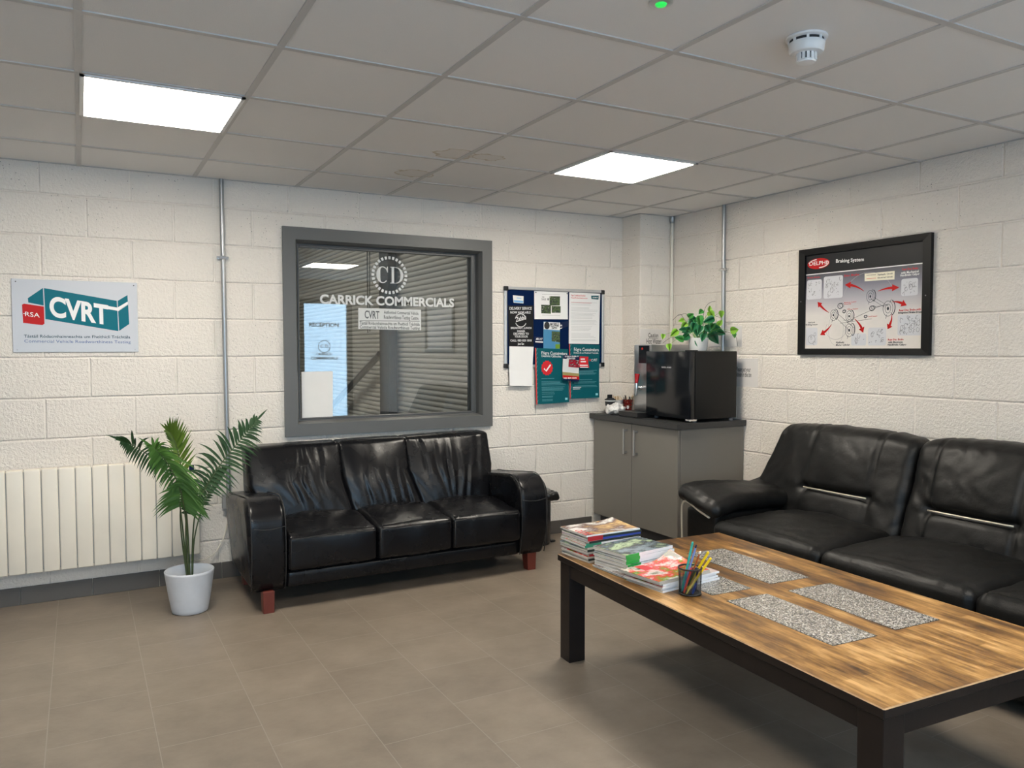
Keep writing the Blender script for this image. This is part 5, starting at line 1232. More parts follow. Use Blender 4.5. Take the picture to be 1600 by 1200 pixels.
# arm side profile in (y, z), counter-clockwise seen from +x
armp = [(-.13, .115), (-.13, .40)] + arc(-.17, .52, .04, .035, 0, 90, 4) + [(-.28, .562), (-.40, .575), (-.52, .590)] + arc(-.665, .455, .155, .150, 80, 180, 12)[0:] + [(-.828, .38), (-.826, .28), (-.812, .18), (-.79, .115)]
armp += [(-.6, .105), (-.35, .105)]
for sx, xo, xi in ((-1, -3.312, -3.122), (1, -1.688, -1.498)):
    def fa(x, a, z, sx=sx, xo=xo, xi=xi):
        mid = xo if sx < 0 else xi
        k = 1.0 if (x-(xo+xi)/2)*sx > 0 else 0
        flare = .022*max(0, (z-.1)/.5)*(1-max(0, (z-.5)/.12)**2 if z > .5 else 1)-.020*max(0, (.22-z)/.12)
        return (x+sx*flare*k*abs(x-(xo+xi)/2)/.095, a, z)
    b = MB(); ext_profile(b, armp, fa, xo, xi, .030, 6)
    arm = b.build('armrest', M['leather'], S, smooth=True, fix=True)
    # seams: one across the front below the rounded top, one along each side edge
    b = MB(); b.tube([(xo+.012+(xi-xo-.024)*k/8, -.826-.004*sin(pi*k/8), .462-.010*sin(pi*k/8)) for k in range(9)], .0022, 6)
    for xx in (xo+.010, xi-.010):
        b.tube([(xx+(-.012 if (xx < (xo+xi)/2) else .012)*0.3, y-.0 if y > -.8 else y+.004, z) for y, z in armp[2:-2]], .0032, 6)
    b.build('seam', M['thread'], arm, smooth=True)
b = MB(); b.soft((-2.405, -.46, .160), (1.44, .665, .092), .018, (24, 8, 5)); b.build('front_rail', M['leather'], S, smooth=True)
def bend_back(P):
    k = max(0, P.z-.38); return Vector((P.x, P.y+k*.30-.0*k*k, P.z))
b = MB(); b.soft((-2.425, -.235, .475), (1.60, .20, .64), .04, (30, 6, 14), warp=lambda P: Vector((P.x, P.y+max(0, P.z-.38)*.16, P.z))); b.build('back_frame', M['leather'], S, smooth=True)
xs = [-3.118, -2.617, -2.157, -1.690]
for i in range(3):
    x0, x1 = xs[i], xs[i+1]; cx = (x0+x1)/2
    def dp(P, n_, cx=cx, i=i):
        return .005*noise.noise(Vector((P.x*7+i*9, P.y*5, P.z*3)))+.0022*noise.noise(Vector((P.x*30, P.y*22, i)))
    def wp(P, cx=cx):
        top = max(0, (P.z-.33)/.09)
        P.z += .030*top*exp(-((P.y+.50)/.22)**2)
        return P
    b = MB(); b.soft((cx, -.560, .308), (x1-x0-.001, .545, .190), .026, (26, 26, 14), puff=(0, .008, .022), disp=dp, warp=wp)
    cu = b.build('seat_cushion', M['leather'], S, smooth=True)
    b = MB(); b.tube([(x0+.018+(x1-x0-.036)*k/14, -.836-.004*sin(pi*k/14), .384+.010*sin(pi*k/14)) for k in range(15)], .0022, 6); b.tube([(x0+.014, -.830, .23), (x0+.014, -.833, .30), (x0+.016, -.833, .384)], .0020, 6)
    b.build('seam', M['thread'], cu, smooth=True)
xt = [-3.228, -2.672, -2.236, -1.640]; xb = [-3.120, -2.622, -2.165, -1.690]
for i in range(3):
    x0, x1 = xt[i], xt[i+1]; cx = (x0+x1)/2; hw = (x1-x0)/2
    def dp(P, n_, i=i, cx=cx, hw=hw):
        if n_.y > -.2: return 0
        u = (P.x-cx)/hw; v = (P.z-.38)/.45
        fold = 0
        for c_, w_, a_, v0, sl in (((-.12, .07, .012, .40, .10), (.10, .04, .016, .52, -.06), (.22, .03, .010, .60, -.10), (.50, .06, .006, .7, .1)) if i == 0 else ((-.42, .07, .008, .25, .12), (-.02, .03, .007, .2, -.04), (.18, .06, .011, .15, .10), (.52, .04, .009, .3, .16), (.72, .05, .010, .15, .22)) if i == 1 else ((-.30, .06, .014, .55, -.16), (-.08, .035, .020, .50, .02), (.09, .07, .016, .42, .10), (.36, .04, .010, .35, .22), (.62, .07, .009, .7, .05), (-.62, .05, .008, .75, -.2))):
            cc = c_+sl*(v-.4)+.09*noise.noise(Vector((v*2.6, c_*9, i)))
            fold += -a_*exp(-((u-cc)/w_)**2)*exp(-((v-v0)/.30)**2)+a_*.7*exp(-((u-cc-.07)/w_)**2)*exp(-((v-v0)/.32)**2)
        sag = .004*noise.noise(Vector((u*2.2+i*5, v*2.2, 1)))+.0035*noise.noise(Vector((u*6+v*5+i*5, v*3, 3)))*(1-v)
        return fold+sag
    def wp(P, i=i, cx=cx, hw=hw):
        v = max(0, min(1, (P.z-.40)/.22)); u = (P.x-cx)/hw
        xl = xb[i]+(xt[i]-xb[i])*v; xr_ = xb[i+1]+(xt[i+1]-xb[i+1])*v
        P.x = xl+(xr_-xl)*(u+1)/2
        P.y += max(0, P.z-.38)*.32
        P.z += .010*(P.x+2.4)
        return P
    b = MB(); b.soft((cx, -.330, .605), (2*hw+.010, .165, .455), .026, (54, 8, 40), puff=(0, .034, .004), disp=dp, warp=wp)
    b.build('back_cushion', M['leather'], S, smooth=True)
for x, y, s_ in ((-3.220, -.785, 1), (-1.583, -.745, -1), (-3.220, -.20, 1), (-1.583, -.20, -1)):
    b = MB(); lo = [(x-.028, y-.028), (x+.028, y-.028), (x+.028, y+.028), (x-.028, y+.028)]
    w_ = .030
    hi = [(x-w_ if s_ > 0 else x-w_-.006, y-.034), (x+w_+(.0 if s_ < 0 else .0), y-.034), (x+w_, y+.044), (x-w_ if s_ > 0 else x-w_-.006, y+.044)]
    vl = [b.bm.verts.new((*p, 0.0)) for p in lo]; vh = [b.bm.verts.new((*p, .118)) for p in hi]
    b.bm.faces.new(vl[::-1]); b.bm.faces.new(vh)
    for k in range(4): b.bm.faces.new((vl[k], vl[(k+1) % 4], vh[(k+1) % 4], vh[k]))
    bmesh.ops.bevel(b.bm, geom=list(b.bm.edges), offset=.002, segments=1, affect='EDGES')
    b.build('foot', M['redwood'], S)

def spline(P, n):
    P = [Vector(p) for p in P]; P = [P[0]*2-P[1]]+P+[P[-1]*2-P[-2]]; out = []
    seg = len(P)-3
    for i in range(n+1):
        f = i/n*seg; k = min(int(f), seg-1); u = f-k; a, b_, c, d = P[k:k+4]
        out.append(.5*((2*b_)+(c-a)*u+(2*a-5*b_+4*c-d)*u*u+(3*b_-a-3*c+d)*u**3))
    return out
# ---------------------------------------------------------------- recliner sofa along the right wall
S = thing('recliner_sofa', 'black leather recliner sofa with silver piping along the side wall behind the table', 'sofa', (-.55, -2.87, 0))
b = MB(); b.soft((-.52, -2.87, .150), (.86, 2.50, .22), .03, (8, 30, 8)); b.build('sofa_base', M['leather2'], S, smooth=True)
b = MB()
for x in (-.85, -.18):
    for y in (-1.70, -4.05): b.lathe([(.025, 0), (.028, .042)], (x, y, 0), 14)
b.build('glides', M['black'], S)
sy = [-1.775, -2.500, -3.240, -3.975]
for i in range(3):
    y1, y0 = sy[i], sy[i+1]; cy = (y0+y1)/2
    def dp(P, n_, i=i, cy=cy):
        d = .007*noise.noise(Vector((P.x*5, P.y*6, i*3)))+.005*abs(noise.noise(Vector((P.x*9+P.y*6, P.y*12, i))))+.003*noise.noise(Vector((P.x*18, P.y*26, i)))
        if P.x < -.86: d += .0035*sin(P.y*150+6*noise.noise(P*6))*noise.noise(Vector((P.y*9, P.z*6, i)))
        d -= .008*exp(-((P.x+.955-.015*cos((P.y-cy)*5))/.008)**2) if n_.z > .5 else 0
        return d
    def wp(P, cy=cy):
        P.z += .035*max(0, (P.z-.34)/.1)*exp(-((P.x+.62)/.22)**2)*max(0, 1-((P.y-cy)/.40)**2)
        return P
    b = MB(); b.soft((-.665, cy, .350), (.71, y1-y0-.004, .195), .048, (40, 44, 14), puff=(.008, 0, .018), disp=dp, warp=wp)
    cu = b.build('seat_cushion', M['leather2'], S, smooth=True)
    b = MB(); b.tube([(-1.004+.006*sin(pi*k/14), y0+.03+(y1-y0-.06)*k/14, .428+.008*sin(pi*k/14)) for k in range(15)], .002, 6); b.build('seam', M['thread'], cu, smooth=True)
by = [(-1.500, -2.512, -1.895, -2.318), (-2.512, -3.262, -2.655, -3.075), (-3.262, -4.270, -3.42, -3.86)]
for i, (y1, y0, p1, p0) in enumerate(by):
    cy = (y0+y1)/2; hw = (y1-y0)/2; pc = (p0+p1)/2
    def dp(P, n_, i=i, p0=p0, p1=p1, pc=pc):
        if n_.x > .1: return 0
        v = (P.z-.40)/.54; ins = 1/(1+exp(-(P.y-p0)/.008))*1/(1+exp((P.y-p1)/.008))
        hz = .605
        d = -.030*exp(-((P.z-hz)/.020)**2)*ins
        # pinch where the piping meets the side panels
        for pe in (p0, p1):
            d -= .022*exp(-((P.y-pe)/.030)**2-((P.z-hz)/.030)**2)
            cur = pe+(.030*(P.z-hz) if pe == p1 else .01*(P.z-hz))
            d -= .010*exp(-((P.y-cur)/.007)**2)
        # radiating folds in the side panels
        for pe, sg in ((p0, -1), (p1, 1)):
            q_ = (P.y-pe)*sg
            if 0 < q_ < .22:
                ang = math.atan2(P.z-hz, q_); d += .006*sin(ang*5+i)*exp(-q_/.10)*min(1, q_/.03)
        d += .020*exp(-((P.z-.76)/.13)**2)*ins + .012*exp(-((P.z-.50)/.07)**2)*ins
        d += .007*noise.noise(Vector((P.y*6+i*7, P.z*5, 2)))+.005*abs(noise.noise(Vector((P.y*11+P.z*9, P.z*9-P.y*3, i))))+.003*noise.noise(Vector((P.y*24-P.z*15, P.z*20, i)))
        return d
    def wp(P, i=i, cy=cy, hw=hw, y1=y1, y0=y0):
        k = max(0, min(1, (P.z-.56)/.40))
        if i == 0 and P.y > cy: P.y -= .135*k*((P.y-cy)/hw)**2
        if i == 2 and P.y < cy: P.y += .135*k*((P.y-cy)/hw)**2
        kz = max(0, P.z-.42); P.x += kz*.34
        P.z += (.022*(1-((P.y-cy)/hw)**2)-.012)*max(0, (P.z-.7)/.2)
        return P
    b = MB(); b.soft((-.375, cy, .665), (.19, 2*hw-.004, .55), .060, (8, 64, 56), puff=(.022, 0, .0), disp=dp, warp=wp)
    bk = b.build('back_cushion', M['leather2'], S, smooth=True)
    b = MB(); zc = .605; xx = -.375-.095-.018+(zc-.42)*.34
    b.tube([(xx-.004*sin(pi*k/12), p0+.006+(p1-p0-.012)*k/12, zc) for k in range(13)], .0048, 8); b.build('piping', M['piping'], bk, smooth=True)
b = MB(); b.soft((-.225, -2.885, .55), (.10, 2.60, .56), .04, (6, 40, 12), warp=lambda P: Vector((P.x+max(0, P.z-.42)*.26, P.y+(-.10 if P.y > -2.8 else .10)*max(0, P.z-.42)/.4, P.z))); b.build('back_shell', M['leather2'], S, smooth=True)
for sg, ya, yb in ((1, -1.500, -1.775), (-1, -4.250, -3.975)):
    yc = (ya+yb)/2; wd = abs(ya-yb)
    b = MB(); b.soft((-.585, yc+.0*sg, .265), (.76, wd-.03, .43), .02, (20, 8, 14)); ab = b.build('arm_panel', M['leather2'], S, smooth=True)
    b = MB()
    yo = yc+sg*(wd/2-.015); yi = yc-sg*(wd/2-.005)
    XO = -.022
    pts = [(-.972, yo-sg*.012, .08), (-.974, yo-sg*.004, .25), (-.976, yo, .42), (-.978, yo-sg*.006, .485), (-.980, yo-sg*.03, .512), (-.981, yo-sg*.08, .505), (-.981, yo-sg*.15, .478), (-.979, yi+sg*.02, .452)]
    pts = [(x+XO, y, z+.004) for x, y, z in pts]; b.tube(spline(pts, 28), [.006]*29, 8); b.build('piping', M['piping'], ab, smooth=True)
    def wp(P, sg=sg, yo=yo):
        q_ = (yo-P.y)*sg            # 0 at outer edge, grows towards the seat
        P.z -= .17*max(0, q_-.02)*max(0, min(1, (-P.x-.55)/.35)) + .10*max(0, q_-.05)
        P.z += .030*exp(-((P.x+.84)/.14)**2)*(.5 if q_ < .1 else 1) - .02*exp(-((P.x+.45)/.15)**2) + .045*max(0, (P.x+.45)/.25)
        return P
    b = MB(); b.soft((-.635, yc-sg*.005, .556), (.76, wd+.055, .098), .047, (40, 22, 12), puff=(.02, 0, .008), disp=lambda P, n_: .006*noise.noise(Vector((P.x*9, P.y*12, sg)))+.004*abs(noise.noise(Vector((P.x*16+P.y*8, P.y*14, sg))))+.002*noise.noise(Vector((P.x*34, P.y*34, sg))), warp=wp)
    b.build('armrest_pad', M['leather2'], S, smooth=True)
# ---------------------------------------------------------------- coffee table
TH = 0.475
TA = radians(-2.75)
T0 = (-2.191, -2.051)
tb = thing('coffee_table', 'long worn wooden coffee table with dark legs and four granite insets', 'table', (T0[0], T0[1], 0), None, TA)
TM = wm(tb)
TL, TW = 1.722, .935
def TB(): return MB()
def tbuild(b, nm, m, parent=tb, **kw):       # geometry written in table coordinates
    bmesh.ops.transform(b.bm, matrix=TM, verts=b.bm.verts); return b.build(nm, m, parent, **kw)
b = MB(); b.box(0, TW, -TL, 0, TH-.030, TH, bev=.003, seg=1)
b.bm.normal_update()
for f in b.bm.faces:
    n_ = f.normal; mx_ = max(abs(n_.x), abs(n_.y), abs(n_.z))
    f.material_index = 2 if mx_ < .9 and f.calc_center_median().z > TH-.01 else (0 if n_.z > .9 else 1)
top = tbuild(b, 'tabletop', [M['wood'], M['darkwood'], M['wornedge']])
for u0_, u1_, v0_, v1_ in ((.228, .420, .275, .785), (.528, .735, .262, .775), (.230, .424, .865, 1.350), (.528, .745, .872, 1.340)):
    b = MB(); b.box(u0_-.003, u1_+.003, -v1_-.003, -v0_+.003, TH-.01, TH+.0004); s_ = tbuild(b, 'inset_border', M['ink'], top)
    b = MB(); b.box(u0_, u1_, -v1_, -v0_, TH-.01, TH+.0012); tbuild(b, 'stone_inset', M['granite'], top)
ap0 = TH-.030-.062
for x0, x1, y0, y1 in ((.014, .034, -TL+.09, -.09), (TW-.034, TW-.014, -TL+.09, -.09), (.09, TW-.09, -.034, -.014), (.09, TW-.09, -TL+.014, -TL+.034)):
    b = MB(); b.box(x0, x1, y0, y1, ap0, TH-.031, bev=.002); tbuild(b, 'apron', M['darkwood'])
for x in (.010, TW-.092):
    for y in (-.092, -TL+.010):
        b = MB(); b.box(x, x+.082, y, y+.082, 0, TH-.031, bev=.003); tbuild(b, 'leg', M['darkwood'])

# ---------------------------------------------------------------- magazines
W_ = (.80, .80, .79); P_PG = mat('magazine_pages', (.50, .47, .42), .7, var=.25, vscale=3, stretch=(1, 1, 300))
spW = mat('white_spine', (.82, .84, .87), .4, var=.02); spG = mat('green_spine', sr(45, 165, 75), .4, var=.05); spT = mat('teal_spine', sr(60, 150, 120), .4, var=.05)
spB = mat('blue_spine', sr(50, 75, 170), .4); spR = mat('red_spine', sr(175, 35, 45), .4); spD = mat('dark_spine', sr(35, 45, 45), .4); spP = mat('pale_spine', sr(190, 185, 175), .45)
arts = [
 art_mat('cover_cars', [sr(225, 222, 218), sr(236, 232, 226), sr(120, 95, 90), sr(205, 165, 110), sr(232, 214, 150)], 9, 1.3),
 art_mat('cover_green', [sr(40, 60, 50), sr(190, 210, 170), sr(70, 80, 85), sr(150, 165, 175), sr(40, 70, 110)], 10, 4.1),
 art_mat('cover_food', [sr(235, 232, 228), sr(240, 236, 232), sr(120, 150, 40), sr(232, 70, 70), sr(238, 226, 222), sr(70, 90, 40)], 12, 7.7),
 art_mat('cover_red', [sr(150, 30, 35), sr(220, 210, 205), sr(200, 60, 60)], 9, 2.0),
 art_mat('cover_dark', [sr(30, 40, 45), sr(90, 100, 110), sr(180, 185, 190)], 9, 3.0)]
def magazine(name, label, x, y, z, w_, d_, th, rot, art, spine, tip=None, group=None, seed=0, curl=0.0, droop=0.0):
    """w_ along the spine, d_ across; the spine faces -y before rotation"""
    t = thing(name, label, 'magazine', (x, y, z), group, rot)
    Mx = wm(t); rr = random.Random(seed)
    nx, ny = 14, 10
    def lift(u, v):       # u along the spine 0..1, v from spine to fore edge 0..1
        return droop*(u-.2)*v + curl*max(0, u-.55)**2*2.2*max(0, v-.15)**1.2
    def slab(z0, z1, ins, lf=1.0):
        b = MB(); g = []
        for zz in (z0, z1):
            g.append([[b.bm.verts.new((-w_/2+ins+(w_-2*ins)*i/nx, -d_/2+.0008+(d_-.0008-ins)*j/ny, zz+(lift(i/nx, j/ny)*lf))) for j in range(ny+1)] for i in range(nx+1)])
        for i in range(nx):
            for j in range(ny):
                b.bm.faces.new((g[1][i][j], g[1][i+1][j], g[1][i+1][j+1], g[1][i][j+1])); b.bm.faces.new((g[0][i][j], g[0][i][j+1], g[0][i+1][j+1], g[0][i+1][j]))
        for i in range(nx):
            b.bm.faces.new((g[0][i][0], g[0][i+1][0], g[1][i+1][0], g[1][i][0])); b.bm.faces.new((g[0][i+1][ny], g[0][i][ny], g[1][i][ny], g[1][i+1][ny]))
        for j in range(ny):
            b.bm.faces.new((g[0][0][j+1], g[0][0][j], g[1][0][j], g[1][0][j+1])); b.bm.faces.new((g[0][nx][j], g[0][nx][j+1], g[1][nx][j+1], g[1][nx][j]))
        return b
    b = slab(.0006, th-.0008, .0015); bmesh.ops.transform(b.bm, matrix=Mx, verts=b.bm.verts); b.build('pages', P_PG, t)
    b = slab(th-.0008, th-.0002, 0)
    for f in b.bm.faces: f.material_index = 0
    t2 = slab(0, .0006, 0)
    for f in t2.bm.faces: f.material_index = 1
    b.merge(t2.bm)
    b.box(-w_/2, w_/2, -d_/2-.0005, -d_/2+.0012, 0, th-.0002, mi=1)
    if tip: b.box(-w_/2-.0004, -w_/2+w_*.27, -d_/2-.0010, -d_/2+.0016, -.0002, th, mi=2)
    bmesh.ops.transform(b.bm, matrix=Mx, verts=b.bm.verts); c = b.build('cover', [art, spine, tip or spine], t)
    return t, c, Mx
ord_ = lambda n: ['bottom', 'second from bottom', 'third from bottom', 'fourth from bottom', 'fifth from bottom', 'sixth from bottom', 'seventh from bottom', 'eighth from bottom', 'ninth from bottom', 'tenth from bottom', 'eleventh from bottom', 'twelfth from bottom', 'thirteenth from bottom'][n]
def lay_text(t, Mx, items, zt, m, nm='lettering'):
    b = MB()
    for s_, x0, y0, x1, h_, bo in items:
        b.text(s_, x0, y0, x1, y0+h_, lambda u, v, d: (u, v, zt), 0, bold=bo, res=2)
    bmesh.ops.transform(b.bm, matrix=Mx, verts=b.bm.verts); return b.build(nm, m, t)
# far stack at the table corner: twelve
spec = [(spP, None, 'pale-edged'), (spD, None, 'dark-spined'), (spP, None, 'pale-edged'), (spR, None, 'red-spined'), (spP, None, 'pale-edged'), (spD, None, 'dark-spined'), (spP, None, 'pale-edged'), (spW, spT, 'teal-ended'), (spW, spT, 'teal-ended'), (spD, None, 'dark-spined'), (spB, spR, 'blue-spined'), (spD, spR, 'dark-spined')]
z = TH+.0014; rr = random.Random(11); CX1, CY1 = -2.020, -2.150
for k, (sp_, tp_, ad) in enumerate(spec):
    th = .0093
    magazine('magazine', '%s magazine in the far stack on the coffee table, %s of the stack' % (ad, ord_(k)), CX1+rr.uniform(-.008, .008), CY1+rr.uniform(-.007, .007), z, .290, .206, th, radians(rr.uniform(-2, 3)+1), arts[(k*3+1) % 5], sp_, tp_, 'magazines in the far stack', k)
    z += th+.0002
t, c, Mx = magazine('magazine', 'top magazine of the far stack, white cover with a red title', CX1-.004, CY1+.004, z, .292, .208, .006, radians(1), arts[0], spW, None, 'magazines in the far stack', 50, curl=.03)
zt_ = .0062
b = MB(); b.text('ZUTO', -.05, 0, .05, .035, lambda u, v, d: (-.105-v+.0, u*1.0-.045+.0, zt_), 0, bold=.03)
bmesh.ops.transform(b.bm, matrix=Mx, verts=b.bm.verts); b.build('lettering', M['red'], t)
# middle stack: seven with green spine ends, one thin dark one under them
CX2, CY2 = -2.022, -2.392; z = TH+.0014
magazine('magazine', 'thin dark-covered magazine sticking out under the middle stack towards the table edge', CX2-.012, CY2-.020, z, .275, .215, .006, radians(3), arts[4], spD, spG, 'magazines in the middle stack', 60); z += .0064
magazine('magazine', 'white-covered magazine second from bottom of the middle stack, sticking out a little', CX2-.010, CY2-.012, z, .275, .215, .005, radians(4), arts[0], spW, None, 'magazines in the middle stack', 61); z += .0054
for k in range(6):
    th = .0128
    magazine('magazine', 'green-ended white-spined magazine in the middle stack, %s of its six' % ord_(k).replace('sixth from bottom', 'topmost'), CX2+rr.uniform(-.004, .006), CY2+rr.uniform(-.005, .005), z, .276, .200, th, radians(rr.uniform(6.5, 9.5)), arts[1], spW, spG, 'magazines in the middle stack', 70+k)
    z += th+.0002
# near stack: six with white spines, top one curling
CX3, CY3 = -2.020, -2.622; z = TH+.0014
for k in range(4):
    th = .0085
    magazine('magazine', 'white-spined magazine in the near stack behind the pen pot, %s of the stack' % ord_(k), CX3+rr.uniform(-.006, .010)+.008, CY3+rr.uniform(-.004, .004), z, .318, .205, th, radians(7+rr.uniform(-1.5, 1.5)), arts[k % 5], spW, None, 'magazines in the near stack', 80+k)
    z += th+.0002
magazine('magazine', 'shorter dark-edged magazine just under the top one of the near stack', CX3-.022, CY3, z, .285, .215, .006, radians(7), arts[1], spP, None, 'magazines in the near stack', 90); z += .0062
t, c, Mx = magazine('magazine', 'top magazine of the near stack, food cover with a curled corner', CX3-.024, CY3, z, .286, .214, .007, radians(7), arts[2], spP, None, 'magazines in the near stack', 91, curl=.10)
b = MB(); b.box(-.075, -.025, .030, .095, .0071, .0074); bmesh.ops.transform(b.bm, matrix=Mx, verts=b.bm.verts); b.build('red_badge', M['redp'], t)

# ---------------------------------------------------------------- pen pot
cx, cy, z0 = -2.062, -2.792, TH+.0006
t = thing('pen_pot', 'black wire mesh pen pot on the coffee table in front of the near stack', 'pen pot', (cx, cy, z0))
b = bmesh.new(); nn_, mm_ = 64, 40; g = []
for j in range(mm_+1):
    r_ = .0405+.003*j/mm_
    g.append([b.verts.new((cx+r_*cos(2*pi*(k+j*.5)/nn_), cy+r_*sin(2*pi*(k+j*.5)/nn_), z0+.006+.092*j/mm_)) for k in range(nn_)])
mb = MB()
b.free()
def rp(j, k):
    r_ = .0405+.003*j/mm_; a = 2*pi*k/nn_; return (cx+r_*cos(a), cy+r_*sin(a), z0+.006+.092*j/mm_)
for k in range(0, nn_, 1):
    for sg in (1, -1):
        pts = [rp(j, k+sg*j*.35) for j in range(0, mm_+1, 5)]
        mb.tube(pts, .00040, 3, cap=False)
mb.build('mesh_wall', M['black'], t)
b = MB()
for zz, r_, nm in ((.004, .041, 'foot_ring'), (.100, .044, 'rim')):
    b = MB(); b.lathe([(r_-.0018, zz-.003), (r_+.0018, zz-.003), (r_+.0022, zz), (r_+.0018, zz+.003), (r_-.0018, zz+.003), (r_-.0018, zz-.003)], (cx, cy, z0), 36, closed=True); b.build(nm, M['black'], t, smooth=True)
b = MB(); b.lathe([(.0405, .001), (.0405, .003)], (cx, cy, z0), 36); b.build('pot_base', M['black'], t)
right = Vector((.878, -.479, 0)); depth = Vector((.479, .878, 0))
def pen(name, lab, cat, bx, bd, tx_, td, tz, r_, m, capm=None, bz=.006, tipm=None):
    p0 = Vector((cx, cy, z0+bz))+right*bx+depth*bd; p1 = Vector((cx, cy, z0+tz))+right*tx_+depth*td
    t = thing(name, lab, cat, tuple(p0)); d = (p1-p0)
    b = MB(); b.tube([p0+d*.10, p0+d*.93], r_, 8); b.build('barrel', m, t, smooth=True, sharp=40)
    b = MB(); b.tube([p0+d*.0, p0+d*.03, p0+d*.10], [r_*.15, r_*.5, r_], 8); b.build('point', tipm or m, t, smooth=True)
    b = MB(); b.tube([p0+d*.93, p0+d*.985, p1], [r_*1.05, r_*1.02, r_*.55], 8); b.build('end_cap', capm or m, t, smooth=True)
C_ = lambda n, r, g, b_: mat(n, sr(r, g, b_), .3, var=.03)
teal_, blue_, brown_, yel_, red_, lime_, dark_, purp_, greenp_ = C_('teal_pen', 40, 170, 160), C_('blue_pen', 110, 135, 205), C_('brown_pen', 160, 80, 35), C_('yellow_pen', 240, 205, 20), C_('red_pen', 205, 60, 35), C_('lime_pencil', 195, 180, 60), C_('navy_pen', 30, 35, 70), C_('purple_pen', 90, 40, 110), C_('dark_green_pen', 30, 70, 50)
pen('felt_pen', 'tall teal felt pen leaning left in the wire pen pot', 'pen', -.032, .0, .012, .012, .196, .0042, teal_)
pen('felt_pen', 'tall pale blue felt pen beside the teal one in the wire pen pot', 'pen', -.026, .008, .028, .020, .182, .0036, blue_, dark_)
pen('paint_brush', 'brown-handled brush with pale tip in the wire pen pot', 'brush', -.012, .012, .042, .016, .158, .0032, brown_, M['paper'])
pen('felt_pen', 'taller of the two yellow felt pens in the wire pen pot', 'pen', -.016, .014, .070, .002, .160, .0050, yel_)
pen('felt_pen', 'shorter of the two yellow felt pens in the wire pen pot', 'pen', -.014, -.006, .074, -.018, .142, .0050, yel_)
pen('colouring_pencil', 'orange-red pencil leaning inside the wire pen pot', 'pencil', -.028, -.020, .002, -.010, .100, .0040, red_)
pen('colouring_pencil', 'short lime yellow pencil leaning low inside the wire pen pot', 'pencil', -.022, -.030, .022, -.022, .066, .0036, lime_)
pen('felt_pen', 'dark navy pen sunk inside the wire pen pot', 'pen', .020, .0, .030, .005, .098, .0045, dark_)
pen('felt_pen', 'purple pen sunk inside the wire pen pot', 'pen', .008, .018, .012, .030, .092, .0045, purp_)
pen('felt_pen', 'dark green pen lying across the mouth of the wire pen pot', 'pen', -.010, .015, .020, -.022, .106, .0050, greenp_, dark_, bz=.02)
pen('felt_pen', 'blue pen at the bottom of the wire pen pot', 'pen', .002, -.028, .016, -.032, .050, .0045, C_('royal_pen', 30, 70, 160))

# ---------------------------------------------------------------- palm in white pot
PX0, PY0 = -3.582, -.560
t = thing('potted_palm', 'artificial palm in a white pot between the radiator and the sofa', 'potted plant', (PX0, PY0, 0))
b = MB(); b.lathe([(.082, .0), (.090, .004), (.094, .02), (.108, .10), (.124, .212), (.126, .222), (.122, .226), (.117, .222), (.112, .17)], (PX0, PY0, 0), 44); b.build('pot', M['pot'], t, smooth=True, sharp=60)
b = MB(); b.lathe([(.112, .158), (.06, .168), (.01, .170)], (PX0, PY0, 0), 28); b.build('soil', M['soil'], t)
for k in range(3):
    b = MB(); b.tube([(PX0-.012+.010*k, PY0-.01+.01*k, .16), (PX0-.014+.010*k, PY0-.01+.01*k, .20)], [.008, .004], 6); b.build('stem_stub', mat('stub%d' % k, (.06, .03, .015), .8), t) if k == 0 else b.bm.free()
g1 = mat('palm_leaf_dark', (.018, .056, .015), .55, spec=.3, var=.5, vscale=9); g2 = mat('palm_leaf_green', (.060, .150, .024), .5, spec=.35, var=.4, vscale=9); g3 = mat('palm_leaf_olive', (.10, .17, .020), .5, spec=.35, var=.4, vscale=9)
gst = mat('palm_stem', (.060, .085, .028), .45, var=.3)
def leaf_blade(b, base, d, nrm, L_, wd, droop=.25, n=6):
    d = d.normalized(); side = d.cross(nrm).normalized(); up = side.cross(d).normalized(); prev = None
    for i in range(n+1):
        f = i/n
        wv = wd*(sin(pi*min(1, (f*.92+.08))**.75))*(1-.15*f) if i < n else 0.0006
        c = base+d*(L_*f)+Vector((0, 0, -droop*L_*f*f))
        l = b.bm.verts.new(c+side*wv/2+up*wd*.10); m = b.bm.verts.new(c); r = b.bm.verts.new(c-side*wv/2+up*wd*.10)
        if prev: b.bm.faces.new((prev[0], prev[1], m, l)); b.bm.faces.new((prev[1], prev[2], r, m))
        prev = (l, m, r)
VN = Vector((-.30, -.95, .10)).normalized()     # towards the middle of the room
